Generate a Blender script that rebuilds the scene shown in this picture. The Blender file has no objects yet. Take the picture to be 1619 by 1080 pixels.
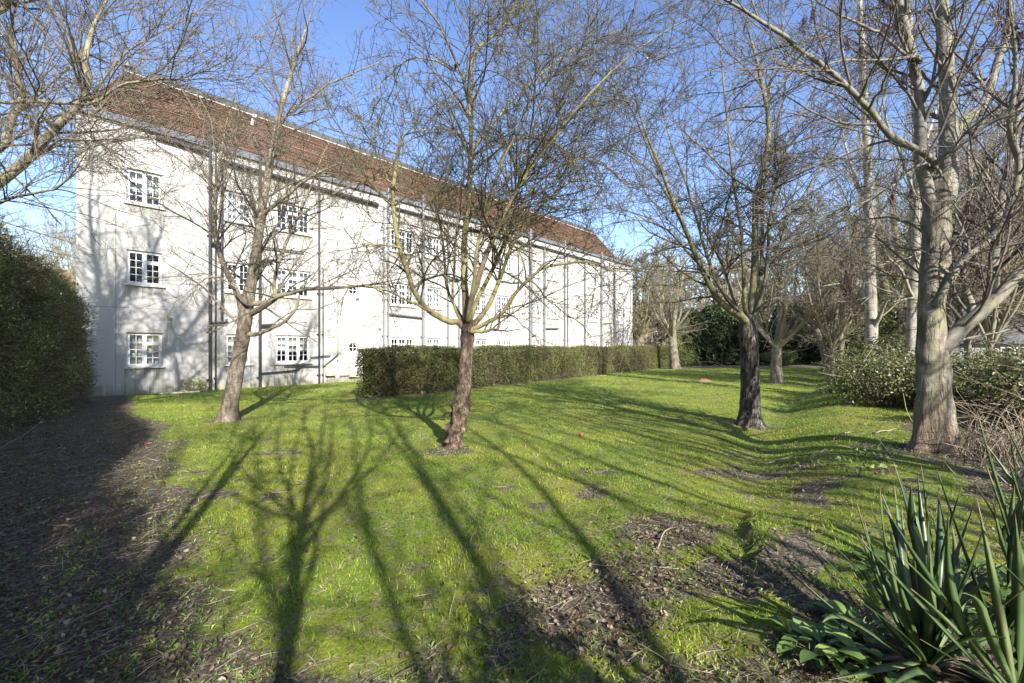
import bpy, math, random
import numpy as np
from mathutils import Vector, noise as mnoise

# ------------------------------------------------------------------ camera, world, sun
SC = bpy.context.scene
COL = SC.collection
F, CX, CY, EYE = 720.0, 809.5, 550.0, 1.55      # focal length in photo pixels, horizon row, eye height
cam_d = bpy.data.cameras.new('camera')
cam = bpy.data.objects.new('camera', cam_d)
COL.objects.link(cam)
cam.location = (0, 0, EYE)
cam.rotation_euler = (math.radians(90), 0, 0)
cam_d.sensor_width = 36
cam_d.lens = F / 1619 * 36
cam_d.shift_y = (CY - 540) / 1619
cam_d.clip_start, cam_d.clip_end = 0.05, 2000
SC.camera = cam

SUN_EL = math.radians(30)
SUN_H = (0.393, -0.919)                          # horizontal direction towards the sun
W = bpy.data.worlds.new('World'); SC.world = W; W.use_nodes = True
nt = W.node_tree
sky = nt.nodes.new('ShaderNodeTexSky'); sky.sky_type = 'NISHITA'; sky.sun_disc = False
sky.sun_elevation = SUN_EL; sky.sun_rotation = math.atan2(SUN_H[0], SUN_H[1])
sky.air_density = 1.0; sky.dust_density = 0.6; sky.ozone_density = 1.6
bg = nt.nodes['Background']; bg.inputs['Strength'].default_value = 0.122
hs = nt.nodes.new('ShaderNodeHueSaturation'); hs.inputs['Saturation'].default_value = 1.12; hs.inputs['Hue'].default_value = 0.512
nt.links.new(sky.outputs[0], hs.inputs['Color']); nt.links.new(hs.outputs[0], bg.inputs['Color'])
sun_d = bpy.data.lights.new('sun', 'SUN'); sun_d.energy = 5.0; sun_d.angle = math.radians(0.53)
sun_d.color = (1.0, 0.955, 0.89)
sun = bpy.data.objects.new('sun', sun_d); COL.objects.link(sun)
ce = math.cos(SUN_EL)
sun.rotation_euler = Vector((-SUN_H[0] * ce, -SUN_H[1] * ce, -math.sin(SUN_EL))).to_track_quat('-Z', 'Y').to_euler()
SC.view_settings.view_transform = 'Standard'; SC.view_settings.look = 'None'
SC.view_settings.exposure = 1.34; SC.view_settings.gamma = 1

# ------------------------------------------------------------------ helpers
def at(px, py, Y):                               # photo pixel + distance -> world point
    return ((px - CX) / F * Y, Y, EYE - (py - CY) / F * Y)

def tag(o, label=None, cat=None, group=None, kind=None):
    for k, v in (('label', label), ('category', cat), ('group', group), ('kind', kind)):
        if v: o[k] = v
    return o

def empty(name, loc=(0, 0, 0), rz=0.0, parent=None):
    o = bpy.data.objects.new(name, None); COL.objects.link(o)
    o.location = loc; o.rotation_euler = (0, 0, rz); o.empty_display_size = 0.1
    if parent: o.parent = parent
    return o

def build(name, V, faces, mat=None, parent=None, tint=None, smooth=False, loc=None):
    """faces: list of int arrays (n,3) / (n,4) / (n,5); tint: one float per face"""
    V = np.asarray(V, dtype=np.float32)
    if isinstance(faces, np.ndarray): faces = [faces]
    faces = [np.asarray(f, dtype=np.int32) for f in faces if len(f)]
    me = bpy.data.meshes.new(name)
    nl = sum(f.size for f in faces); nf = sum(len(f) for f in faces)
    me.vertices.add(len(V)); me.loops.add(nl); me.polygons.add(nf)
    me.vertices.foreach_set('co', V.ravel())
    me.loops.foreach_set('vertex_index', np.concatenate([f.ravel() for f in faces]))
    tot = np.concatenate([np.full(len(f), f.shape[1], np.int32) for f in faces])
    st = np.concatenate([[0], np.cumsum(tot)[:-1]]).astype(np.int32)
    me.polygons.foreach_set('loop_start', st)
    me.polygons.foreach_set('use_smooth', np.full(nf, smooth))
    if tint is not None:
        a = me.attributes.new('tint', 'FLOAT', 'FACE')
        a.data.foreach_set('value', np.asarray(tint, dtype=np.float32))
    me.update(calc_edges=True)
    if mat: me.materials.append(mat)
    o = bpy.data.objects.new(name, me); COL.objects.link(o)
    if parent: o.parent = parent
    if loc: o.location = loc
    return o

class MB:                                        # collects boxes and tubes into one mesh
    def __init__(s): s.V = []; s.Q = []; s.n = 0
    def add(s, V, Q):
        V = np.asarray(V, float).reshape(-1, 3); s.V.append(V)
        s.Q.append(np.asarray(Q, int).reshape(-1, 4) + s.n); s.n += len(V)
    def box(s, x0, x1, y0, y1, z0, z1):
        s.add([(x0,y0,z0),(x1,y0,z0),(x1,y1,z0),(x0,y1,z0),(x0,y0,z1),(x1,y0,z1),(x1,y1,z1),(x0,y1,z1)],
              [(3,2,1,0),(4,5,6,7),(0,1,5,4),(1,2,6,5),(2,3,7,6),(3,0,4,7)])
    def quad(s, a, b, c, d): s.add([a, b, c, d], [(0,1,2,3)])
    def tube(s, pts, r, m=10):
        P = np.asarray(pts, float)[None]; R = (np.full(len(pts), r) if np.isscalar(r) else np.asarray(r, float))[None]
        V, Q = tubes(P, R, m); s.add(V, Q)
        n = len(pts)
        for ring, e in ((0, P[0, 0]), (n - 1, P[0, -1])):     # caps as fans of degenerate-free quads
            base = np.arange(m) + ring * m
            Vc = np.vstack([V[base], e[None]])
            q = [(i, (i + 1) % m, (i + 2) % m, m) for i in range(0, m - 1, 2)]
            s.add(Vc, q)
    def build(s, name, mat=None, parent=None, smooth=False, **k):
        return build(name, np.vstack(s.V), np.vstack(s.Q), mat, parent, smooth=smooth, **k)

def norm(a): return a / np.maximum(np.linalg.norm(a, axis=-1, keepdims=True), 1e-9)

def tubes(P, R, m):
    """P (n,k,3), R (n,k) -> verts, quads: one m-sided tube per branch"""
    n, k, _ = P.shape
    T = np.empty_like(P); T[:, 1:-1] = P[:, 2:] - P[:, :-2]; T[:, 0] = P[:, 1] - P[:, 0]; T[:, -1] = P[:, -1] - P[:, -2]
    T = norm(T)
    ref = np.where(np.abs(norm(P[:, -1] - P[:, 0])[:, 2:3]) > 0.8, [[1., 0.31, 0.]], [[0., 0.17, 1.]])[:, None, :]
    A = norm(np.cross(T, ref)); B = np.cross(T, A)
    ang = np.arange(m) * 2 * np.pi / m
    V = P[:, :, None] + R[:, :, None, None] * (np.cos(ang)[None, None, :, None] * A[:, :, None] + np.sin(ang)[None, None, :, None] * B[:, :, None])
    idx = np.arange(n * k * m).reshape(n, k, m)
    a = idx[:, :-1]; b = np.roll(a, -1, 2); c = np.roll(idx[:, 1:], -1, 2); d = idx[:, 1:]
    return V.reshape(-1, 3), np.stack([a, b, c, d], -1).reshape(-1, 4)

def catmull(pts, n):
    P = np.asarray(pts, float)
    if len(P) == 2: return P[0] + (P[1] - P[0]) * np.linspace(0, 1, n)[:, None]
    E = np.vstack([2 * P[0] - P[1], P, 2 * P[-1] - P[-2]])
    u = np.linspace(0, len(P) - 1 - 1e-6, n); i = u.astype(int); f = (u - i)[:, None]
    p0, p1, p2, p3 = E[i], E[i + 1], E[i + 2], E[i + 3]
    return 0.5 * (2 * p1 + (p2 - p0) * f + (2 * p0 - 5 * p1 + 4 * p2 - p3) * f**2 + (3 * p1 - p0 - 3 * p2 + p3) * f**3)

_tabs = {}
def vnoise(x, y, seed=0):                        # smooth value noise, 0..1
    if seed not in _tabs: _tabs[seed] = np.random.default_rng(900 + seed).random((256, 256))
    t = _tabs[seed]; x = np.asarray(x, float) + 1000.3; y = np.asarray(y, float) + 1000.7
    xi, yi = np.floor(x).astype(int), np.floor(y).astype(int); fx, fy = x - xi, y - yi
    fx = fx * fx * (3 - 2 * fx); fy = fy * fy * (3 - 2 * fy)
    g = lambda a, b: t[a % 256, b % 256]
    return (g(xi, yi) * (1 - fx) + g(xi + 1, yi) * fx) * (1 - fy) + (g(xi, yi + 1) * (1 - fx) + g(xi + 1, yi + 1) * fx) * fy
def fbm(x, y, seed=0, o=3):
    s = 0; a = 0.5; 
    for i in range(o): s = s + a * vnoise(x * 2**i, y * 2**i, seed + i); a *= 0.5
    return s / (1 - 0.5**o)
def sstep(a, b, x): t = np.clip((x - a) / (b - a), 0, 1); return t * t * (3 - 2 * t)

def seg_dist(x, y, pts):                         # distance to polyline and signed side (>0 = left of travel)
    best = np.full(np.shape(x), 1e9); side = np.zeros(np.shape(x))
    for (ax, ay), (bx, by) in zip(pts[:-1], pts[1:]):
        dx, dy = bx - ax, by - ay; L2 = dx * dx + dy * dy
        t = np.clip(((x - ax) * dx + (y - ay) * dy) / L2, 0, 1)
        d = np.hypot(x - ax - t * dx, y - ay - t * dy)
        s = dx * (y - ay) - dy * (x - ax)
        m = d < best; best = np.where(m, d, best); side = np.where(m, np.sign(s), side)
    return best, side

# ------------------------------------------------------------------ materials
class NT:
    def __init__(s, name):
        s.m = bpy.data.materials.new(name); s.m.use_nodes = True
        s.t = s.m.node_tree; s.p = s.t.nodes['Principled BSDF']; s.out = s.t.nodes['Material Output']
    def n(s, typ, ins=None, **kw):
        nd = s.t.nodes.new('ShaderNode' + typ)
        for k, v in kw.items(): setattr(nd, k, v)
        for k, v in (ins or {}).items(): s.set(nd.inputs[k], v)
        return nd
    def set(s, sock, v):
        if isinstance(v, bpy.types.NodeSocket): s.t.links.new(v, sock)
        elif isinstance(v, bpy.types.Node): s.t.links.new(v.outputs[0], sock)
        else: sock.default_value = v
    def ramp(s, fac, stops, interp='LINEAR'):
        r = s.n('ValToRGB'); e = r.color_ramp.elements; r.color_ramp.interpolation = interp
        while len(e) < len(stops): e.new(0.5)
        for el, (p, c) in zip(e, stops):
            el.position = p; el.color = tuple(c) + (1,) if not np.isscalar(c) else (c, c, c, 1)
        s.set(r.inputs[0], fac); return r.outputs[0]
    def mix(s, f, a, b, mode='MIX'):
        r = s.n('Mix', data_type='RGBA', blend_type=mode)
        c = lambda v: tuple(v) + (1,) if isinstance(v, (tuple, list)) else v
        s.set(r.inputs[0], f); s.set(r.inputs[6], c(a)); s.set(r.inputs[7], c(b)); return r.outputs[2]
    def math(s, op, a, b=0.0):
        r = s.n('Math', operation=op); s.set(r.inputs[0], a); s.set(r.inputs[1], b); return r.outputs[0]
    def coord(s, scale=(1, 1, 1), which='Object'):
        return s.n('Mapping', {0: s.n('TexCoord').outputs[which], 'Scale': scale}).outputs[0]
    def noise(s, vec, scale, detail=4, rough=0.6, dist=0.0):
        return s.n('TexNoise', {'Vector': vec, 'Scale': scale, 'Detail': detail, 'Roughness': rough, 'Distortion': dist}).outputs[0]
    def attr(s, name): return s.n('Attribute', attribute_name=name).outputs['Fac']
    def bump(s, h, strength=0.4, dist=0.02):
        b = s.n('Bump', {'Height': h, 'Strength': strength, 'Distance': dist}); s.set(s.p.inputs['Normal'], b); return b
    def fin(s, col=None, rough=0.8, spec=0.3, metal=0.0):
        if col is not None: s.set(s.p.inputs['Base Color'], tuple(col) + (1,) if isinstance(col, (tuple, list)) else col)
        s.set(s.p.inputs['Roughness'], rough); s.p.inputs['Specular IOR Level'].default_value = spec
        s.p.inputs['Metallic'].default_value = metal
        return s.m

def bark(name, c0, c1, c2, scale=14, stretch=(1, 1, 0.35), bands=0.0, bump=0.6, lichen=None, lich_amt=0.45, cracks=0.0, mottle=0.0):
    M = NT(name); v = M.coord(stretch); o = M.coord()
    a = M.noise(v, scale, 6, 0.65, 0.3); b = M.noise(o, 3.1, 4, 0.6)
    col = M.ramp(a, [(0.28, c0), (0.5, c1), (0.72, c2)])
    if lichen: col = M.mix(M.ramp(b, [(lich_amt, 0.0), (lich_amt + 0.16, 0.85)]), col, lichen)
    if mottle:
        mo = M.noise(M.coord((1, 1, .6)), 4.2, 5, 0.7, 0.6)
        col = M.mix(M.ramp(mo, [(0.40, mottle), (0.56, 0.0)]), col, tuple(x * 0.8 for x in c0))
    hgt = a
    if cracks:
        ck = M.noise(M.coord((1, 1, .11)), 13, 4, 0.6, 0.5)
        ln = M.ramp(M.math('ABSOLUTE', M.math('SUBTRACT', ck, 0.5)), [(0.006, 1.0), (0.035, 0.0)])
        col = M.mix(M.math('MULTIPLY', ln, cracks), col, tuple(x * 0.22 for x in c0))
        hgt = M.math('SUBTRACT', a, M.math('MULTIPLY', ln, 0.6))
    if bands:
        w = M.noise(M.coord((2.5, 2.5, 26)), 2.2, 3, 0.6)
        col = M.mix(M.math('MULTIPLY', M.ramp(w, [(0.56, 0.0), (0.66, 1.0)]), bands), col, tuple(x * 0.3 for x in c0))
    M.bump(hgt, bump, 0.02)
    return M.fin(col, 0.85, 0.2)

def leafmat(name, stops, rough=0.55, spec=0.4, trans=0.25):
    M = NT(name)
    col = M.ramp(M.attr('tint'), stops)
    M.fin(col, rough, spec)
    if trans:
        tr = M.n('BsdfTranslucent'); M.set(tr.inputs[0], col)
        mx = M.n('MixShader'); mx.inputs[0].default_value = trans
        M.set(mx.inputs[1], M.p.outputs[0]); M.set(mx.inputs[2], tr.outputs[0]); M.set(M.out.inputs[0], mx.outputs[0])
    return M.m

def plain(name, col, rough=0.6, spec=0.4, var=0.25, scale=9, metal=0.0, bump=0.15):
    M = NT(name); a = M.noise(M.coord(), scale, 5, 0.65)
    c = M.ramp(a, [(0.3, tuple(x * (1 - var) for x in col)), (0.7, tuple(min(1, x * (1 + var)) for x in col))])
    if bump: M.bump(a, bump, 0.01)
    return M.fin(c, rough, spec, metal)
# ------------------------------------------------------------------ ground
SHADE = [(0.1, 0.9), (-1.0, 2.1), (-2.3, 3.6), (-3.8, 4.9), (-5.6, 7.4), (-7.6, 9.7), (-10.2, 12.4)]     # edge of the bare strip along the left hedge
FURROW = [(2.4, 4.6), (3.2, 6.2), (4.6, 8.4), (6.7, 11.4), (10.2, 16), (15.0, 22.5), (19, 28)]
BANK = [(1.7, 1.2), (2.6, 3.6), (4.0, 6.2), (6.0, 9.0), (8.8, 12.3), (12.5, 17), (18, 24)]

def ground_z(x, y):
    x = np.asarray(x, float); y = np.asarray(y, float)
    z = 0.05 * (fbm(x * 0.35, y * 0.35, 3) - 0.5) + 0.035 * (fbm(x * 1.7, y * 1.7, 7) - 0.5)
    d, s = seg_dist(x, y, FURROW)
    near = np.exp(-(np.hypot(x, y - 1) / 45) ** 4)
    z = z - 0.075 * np.exp(-(d / 0.42) ** 2) * near * sstep(3.6, 5.5, y)
    right = np.where(s < 0, d, 0)
    z = z + (0.26 * sstep(0.1, 1.3, right) + 0.03 * np.clip(right - 1.3, 0, 6)) * near * sstep(1.9, 5.2, y)
    z = z + 0.05 * np.exp(-(((x - 1.6) / 0.7) ** 2 + ((y - 3.6) / 0.5) ** 2))
    return z

def soil_mask(x, y):                             # 1 = bare earth and litter, 0 = turf
    n = fbm(x * 0.9, y * 0.9, 11); n2 = fbm(x * 3.2, y * 3.2, 15)
    d, s = seg_dist(x, y, SHADE)
    left = sstep(-0.45, 0.35, np.where(s > 0, d, -d) + (n - 0.5) * 1.3)
    fore = sstep(2.75, 1.7, y + (n2 - 0.5) * 1.6 + (n - .5)) * sstep(1.9, 0.9, x) * 0.8
    def blob(cx, cy, rx, ry, k=1.0): return k * sstep(1.55, 0.35, np.hypot((x - cx) / rx, (y - cy) / ry) + (n2 - 0.5) * 0.9)
    m = np.maximum(left, fore)
    for b in ((0.42, 2.72, 0.5, 0.4, .8), (1.3, 3.75, 0.45, 0.4, .8), (0.88, 3.12, .42, .36, .65), (2.0, 2.0, 1.1, 0.45), (2.7, 2.4, 0.6, .4, .6), (-6.06, 9.7, .5, .4, .8), (-.93, 7.06, .34, .3, .8), (4.87, 9.3, .5, .4, .9), (11.75, 20.2, .6, .5, .8), (5.2, 5.6, .8, .6, .9),
              (-0.95, 6.8, 0.5, 0.35, .8), (4.9, 9.2, 0.4, 0.3, .7), (-6.0, 9.6, 0.45, 0.3, .7), (5.3, 5.2, 0.8, 0.6, .8), (3.6, 3.6, .6, .5, .45)):
        m = np.maximum(m, blob(*b))
    d2, s2 = seg_dist(x, y, BANK)
    m = np.maximum(m, 0.9 * sstep(0.9, 2.0, np.where(s2 < 0, d2, 0) + (n - .5) * 1.2))
    d3, s3 = seg_dist(x, y, FURROW)
    m = np.maximum(m, 0.38 * sstep(0.34, 0.1, d3 + (n2 - 0.45) * 0.8) * sstep(24, 10, y))
    m = np.maximum(m, 0.85 * sstep(0.52, 0.66, n * 0.5 + n2 * 0.5) * sstep(11, 4, y))
    # strip under the clipped hedge and the litter margin at the far end of the lawn
    hd, hs = seg_dist(x, y, [(-4.6, 13.4), (13.6, 38)])
    m = np.maximum(m, 0.9 * sstep(0.55, 0.15, hd + (n2 - .5) * .5))
    m = np.maximum(m, 0.95 * sstep(33.5, 34.5, y - 0.12 * (x - 12) + (n - .5)) * sstep(39, 37.5, y - 0.12 * (x - 12)) * sstep(8, 11, x))
    return np.clip(m, 0, 1)

def axis(fine, far): return np.unique(np.concatenate(fine + [np.array(far)]))
gx = axis([np.arange(-14, 10, .1), np.arange(10, 24, .3)], [-600, -300, -150, -80, -50, -35, -25, -19, -16, 28, 34, 42, 55, 80, 150, 300, 600])
gy = axis([np.arange(-6, 1, .3), np.arange(1, 12, .08), np.arange(12, 24, .2), np.arange(24, 46, .5)], [-600, -200, -80, -30, -15, -9, 50, 60, 80, 120, 200, 400, 700])
GX, GY = np.meshgrid(gx, gy)
GZ = ground_z(GX, GY)
nx, ny = len(gx), len(gy)
ii = np.arange(nx * ny).reshape(ny, nx)
Q = np.stack([ii[:-1, :-1], ii[:-1, 1:], ii[1:, 1:], ii[1:, :-1]], -1).reshape(-1, 4)

M = NT('turf_and_soil'); o = M.coord(which='Object')
big = M.noise(o, 0.55, 4, 0.6); mid = M.noise(o, 3.5, 5, 0.65); fine = M.noise(o, 42, 5, 0.75); vfine = M.noise(o, 160, 3, 0.7)
g1 = M.ramp(fine, [(0.25, (0.05, 0.085, 0.012)), (0.5, (0.15, 0.21, 0.026)), (0.75, (0.29, 0.35, 0.06))])
g2 = M.ramp(fine, [(0.25, (0.13, 0.125, 0.014)), (0.5, (0.24, 0.24, 0.03)), (0.75, (0.40, 0.37, 0.10))])
grass = M.mix(M.ramp(big, [(0.42, 0.0), (0.62, 0.8)]), g1, g2)
e1 = M.ramp(fine, [(0.28, (0.018, 0.014, 0.010)), (0.46, (0.085, 0.07, 0.052)), (0.58, (0.21, 0.175, 0.135)), (0.72, (0.46, 0.40, 0.32))])
earth = M.mix(M.ramp(mid, [(0.45, 0.0), (0.7, 0.6)]), e1, (0.06, 0.07, 0.018))
f = M.math('ADD', M.attr('soil'), M.math('MULTIPLY', M.math('SUBTRACT', mid, 0.5), 0.9))
straw = M.noise(o, 7.0, 5, 0.75, 0.4)
grass = M.mix(M.ramp(straw, [(0.49, 0.0), (0.62, 0.9)]), grass, M.ramp(fine, [(0.3, (0.10, 0.085, 0.04)), (0.7, (0.34, 0.30, 0.17))]))
col = M.mix(M.ramp(f, [(0.38, 0.0), (0.62, 1.0)]), grass, earth)
M.bump(M.math('ADD', fine, M.math('MULTIPLY', vfine, 0.5)), 0.8, 0.03)
M_GROUND = M.fin(col, 0.95, 0.1)
ground = build('lawn', np.stack([GX, GY, GZ], -1).reshape(-1, 3), Q, M_GROUND, smooth=True)
a = ground.data.attributes.new('soil', 'FLOAT', 'POINT')
a.data.foreach_set('value', soil_mask(GX, GY).ravel().astype(np.float32))
tag(ground, 'mossy green lawn with bare earth and leaf litter at its edges', 'lawn', kind='structure')

def scatter(rng, n, ymin, ymax, power=2.0, xr=1.35):
    """points on the ground, density falling with distance from the terrace edge"""
    u = rng.random(n)
    y = (ymin ** (2 - power) + u * (ymax ** (2 - power) - ymin ** (2 - power))) ** (1 / (2 - power)) if power != 2 else ymin * (ymax / ymin) ** u
    x = (rng.random(n) * 2 - 1) * (y * xr + 0.5)
    return x, y

# turf blades
rng = np.random.default_rng(5)
HEDGE_A, HEDGE_B = np.array([-4.25, 13.8]), np.array([12.2, 36.2])
def turf_ok(x, y):
    wl = (x + 13.4) * 0.744 - (y - 14.0) * 0.668     # distance in front of the house wall
    hd, hs = seg_dist(x, y, [tuple(HEDGE_A), tuple(HEDGE_B)])
    inside_hedge = (hs > 0) & (hd < .8)
    d2, s2 = seg_dist(x, y, BANK)
    return (wl > 0.05) & ~inside_hedge & ~((s2 < 0) & (d2 > 3.5))
N = 620000
x, y = scatter(rng, N, 1.7, 33, 1.75)
keep = turf_ok(x, y) & (rng.random(N) > soil_mask(x, y) * 1.03)
keep &= rng.random(N) < 0.55 + 0.45 * sstep(2.5, 6, y)
keep &= rng.random(N) < 1.25 - 1.6 * np.clip(fbm(x * 3.3, y * 3.3, 25) - .42, 0, 1) * sstep(16, 5, y)
keep &= rng.random(N) < -0.45 + 2.1 * fbm(x * 2.2, y * 2.2, 21) + 0.06 * y
x, y = x[keep], y[keep]; n = len(x)
z = ground_z(x, y) - 0.004
lush = fbm(x * 0.8, y * 0.8, 31)
tuft = np.clip((vnoise(x * 7, y * 7, 36) - .45) * 3, 0, 1.6)
h = (0.012 + 0.030 * rng.random(n) ** 2) * (0.45 + .8 * lush + .55 * tuft) * (1 + y * 0.02)
wd = (0.0016 + 0.0012 * rng.random(n)) * (1 + y * 0.13)
th = rng.random(n) * 2 * np.pi; lean = rng.random(n) * 0.9
B = np.stack([x, y, z], -1); S = np.stack([np.cos(th), np.sin(th), 0 * th], -1) * wd[:, None]
ph = rng.random(n) * 2 * np.pi
D = np.stack([np.cos(ph) * lean, np.sin(ph) * lean, np.ones(n)], -1)
mid_p = B + D * (h * 0.55)[:, None]
D2 = D.copy(); D2[:, :2] *= 1.9; D2[:, 2] *= 0.8
tip = B + D2 * h[:, None]
V = np.stack([B - S, B + S, mid_p + S * 0.75, mid_p - S * 0.75, tip], 1).reshape(-1, 3)
b0 = np.arange(n)[:, None] * 5
Qd = b0 + np.array([[0, 1, 2, 3]]); Tr = b0 + np.array([[3, 2, 4]])
tint = np.clip(0.02 + 0.5 * lush + 0.5 * (rng.random(n) - 0.45) + 0.7 * (fbm(x * 1.1, y * 1.1, 41) - .5) + .35 * (vnoise(x * 4.5, y * 4.5, 45) - .5) + .22 * (rng.random(n) < .07), 0, 1)
M_BLADE = leafmat('grass_blades', [(0.05, (0.06, 0.105, 0.018)), (0.35, (0.18, 0.27, 0.032)), (0.65, (0.33, 0.40, 0.055)), (0.85, (0.47, 0.45, 0.12)), (1.0, (0.56, 0.50, 0.28))], 0.5, 0.35, 0.35)
g = build('grass', V, [Qd, Tr], M_BLADE, tint=np.concatenate([tint, tint]))
tag(g, 'short green and yellowish grass blades covering the lawn', 'grass', kind='stuff')

# dry leaves lying about
def leaf_shapes(rng, P, size, flat=0.35, ratio=0.5, normal=None, axis_dir=None, fold=0.25):
    n = len(P)
    if normal is None:
        nrm = np.stack([rng.normal(0, flat, n), rng.normal(0, flat, n), np.ones(n)], -1)
    else: nrm = normal + rng.normal(0, flat, (n, 3))
    nrm = norm(nrm)
    r = rng.normal(size=(n, 3)) if axis_dir is None else axis_dir + rng.normal(0, 0.35, (n, 3))
    a = norm(r - nrm * np.sum(r * nrm, -1, keepdims=True)); b = np.cross(nrm, a)
    s = size[:, None]
    base = P - a * s * 0.5; tipp = P + a * s * 0.5
    l = P - b * s * ratio * 0.5 + nrm * s * fold * 0.5 - a * s * 0.05
    rr = P + b * s * ratio * 0.5 + nrm * s * fold * 0.5 - a * s * 0.05
    V = np.stack([base, rr, tipp, l], 1).reshape(-1, 3)
    i = np.arange(n)[:, None] * 4
    return V, np.concatenate([i + np.array([[0, 1, 2]]), i + np.array([[0, 2, 3]])])
def curled(rng, P, size, flat):                  # six-point curled leaf
    n = len(P); nrm = norm(np.stack([rng.normal(0, flat, n), rng.normal(0, flat, n), np.ones(n)], -1))
    r = rng.normal(size=(n, 3)); a = norm(r - nrm * np.sum(r * nrm, -1, keepdims=True)); b = np.cross(nrm, a)
    s = size[:, None]; c = (rng.random(n) * 0.5 - 0.1)[:, None]; c2 = (rng.random(n) * 0.5)[:, None]
    pts = [(-.5, 0, c2), (-.15, .3, c), (.22, .26, c * .8), (.5, 0, c2), (.2, -.3, c * 1.1), (-.2, -.27, c * .7), (0, 0, -.0)]
    V = np.stack([P + a * s * u + b * s * v * (0.8 + .5 * rng.random((n, 1))) + nrm * s * w for u, v, w in pts], 1).reshape(-1, 3)
    i = np.arange(n)[:, None] * 7
    return V, np.concatenate([i + np.array([[k, (k + 1) % 6, 6]]) for k in range(6)])
x, y = scatter(rng, 110000, 1.7, 16, 1.6)
sm = soil_mask(x, y); d_sh, s_sh = seg_dist(x, y, SHADE)
dens = (0.022 + 0.05 * sstep(6, 2.5, y) + 0.34 * sm ** 2) * (0.25 + 1.5 * fbm(x * 1.3, y * 1.3, 51) ** 2)
dens = np.where((s_sh > 0) & (d_sh > 0), dens * 1.9 + .05, dens)
for cx, cy, rr in ((0.42, 2.72, .42), (1.3, 3.75, .42), (0.88, 3.12, .34)): dens = dens + 1.2 * np.exp(-((x - cx) ** 2 + (y - cy) ** 2) / rr ** 2 * 1.6)
k = turf_ok(x, y) & (rng.random(len(x)) < dens); x, y = x[k], y[k]; n = len(x)
P = np.stack([x, y, ground_z(x, y) + 0.012 + 0.018 * rng.random(n)], -1)
V, T = curled(rng, P, 0.009 + 0.034 * rng.random(n) ** 2.3, 0.5)
t1 = rng.random(n)
M_DRY = leafmat('dry_leaves', [(0.0, (0.05, 0.03, 0.018)), (0.45, (0.14, 0.095, 0.06)), (0.8, (0.24, 0.18, 0.125)), (1.0, (0.34, 0.275, 0.205))], 0.75, 0.2, 0.15)
o = build('fallen_leaves', V, T, M_DRY, tint=np.tile(t1, 6))
tag(o, 'brown dry fallen leaves scattered over earth and grass', 'leaf litter', kind='stuff')

# thin dead stalks and twigs in the litter
x, y = scatter(rng, 20000, 1.7, 12, 1.6); sm = soil_mask(x, y)
k = turf_ok(x, y) & (rng.random(len(x)) < 0.06 + 0.75 * sm); x, y = x[k], y[k]; n = len(x)
L = 0.05 + 0.16 * rng.random(n) ** 2; th = rng.normal(0.7, 1.5, n); up = rng.normal(0.05, 0.12, n)
P0 = np.stack([x, y, ground_z(x, y) + 0.012], -1); dv = np.stack([np.cos(th), np.sin(th), up], -1)
bend = rng.normal(0, 0.2, (n, 3)) * np.array([1, 1, .3])
Pm = P0 + dv * (L * .5)[:, None] + bend * (L * .3)[:, None]; P1 = P0 + dv * L[:, None]
Pm[:, 2] = np.maximum(Pm[:, 2], ground_z(Pm[:, 0], Pm[:, 1]) + .006); P1[:, 2] = np.maximum(P1[:, 2], ground_z(P1[:, 0], P1[:, 1]) + .004)
V, Qd = tubes(np.stack([P0, Pm, P1], 1), np.tile(np.array([.0016, .0014, .0008]), (n, 1)) * (1 + .12 * y[:, None]), 3)
M_STALK = leafmat('dead_stalks', [(0, (0.07, 0.05, 0.035)), (.6, (0.2, 0.16, 0.11)), (1, (0.38, 0.33, 0.25))], 0.8, 0.2, 0)
o = build('dead_stalks', V, Qd, M_STALK, tint=np.repeat(rng.random(n), 6))
tag(o, 'thin dead stalks and twig bits lying in the litter', 'twig litter', kind='stuff')

# small seedlings and weeds in the shaded earth
x, y = scatter(rng, 24000, 1.7, 11, 1.7); sm = soil_mask(x, y)
k = turf_ok(x, y) & (sm > 0.5) & (fbm(x * 1.6, y * 1.6, 61) > 0.42) & (rng.random(len(x)) < 0.62); x, y = x[k], y[k]
m = 5; n = len(x) * m
cx, cy = np.repeat(x, m), np.repeat(y, m)
th = rng.random(n) * 2 * np.pi; el = 0.25 + 0.7 * rng.random(n)
ax = np.stack([np.cos(th) * np.cos(el), np.sin(th) * np.cos(el), np.sin(el)], -1)
sz = 0.013 + 0.026 * rng.random(n) ** 1.6
P = np.stack([cx, cy, ground_z(cx, cy) + 0.006], -1) + ax * (sz * 0.75)[:, None]
nr = np.cross(ax, np.stack([-np.sin(th), np.cos(th), 0 * th], -1)); nr *= np.sign(nr[:, 2:3])
V, T = leaf_shapes(rng, P, sz, 0.1, 0.34, nr, ax)
M_WEED = leafmat('weed_leaves', [(0, (0.07, 0.13, 0.03)), (0.5, (0.16, 0.25, 0.05)), (1, (0.36, 0.40, 0.10))], 0.45, 0.4, 0.3)
o = build('seedlings', V, T, M_WEED, tint=np.tile(rng.random(n), 2))
tag(o, 'small green seedlings sprouting from the shaded bare earth', 'seedlings', kind='stuff')
# ------------------------------------------------------------------ the white apartment building
WO = np.array([-13.4, 14.0]); WA = math.atan2(0.744, 0.668); WLEN = 36.3; WTOP = 8.88; WDEEP = 10.5
def wall_pt(t, out=0.0, z=0.0):                  # along the facade, in front of it
    return (WO[0] + t * 0.668 + out * 0.744, WO[1] + t * 0.744 - out * 0.668, z)
bld = empty('apartment_building', (WO[0], WO[1], 0), WA)
tag(bld, 'long white rendered three storey apartment building with steep brown tiled roof', 'building')

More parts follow.
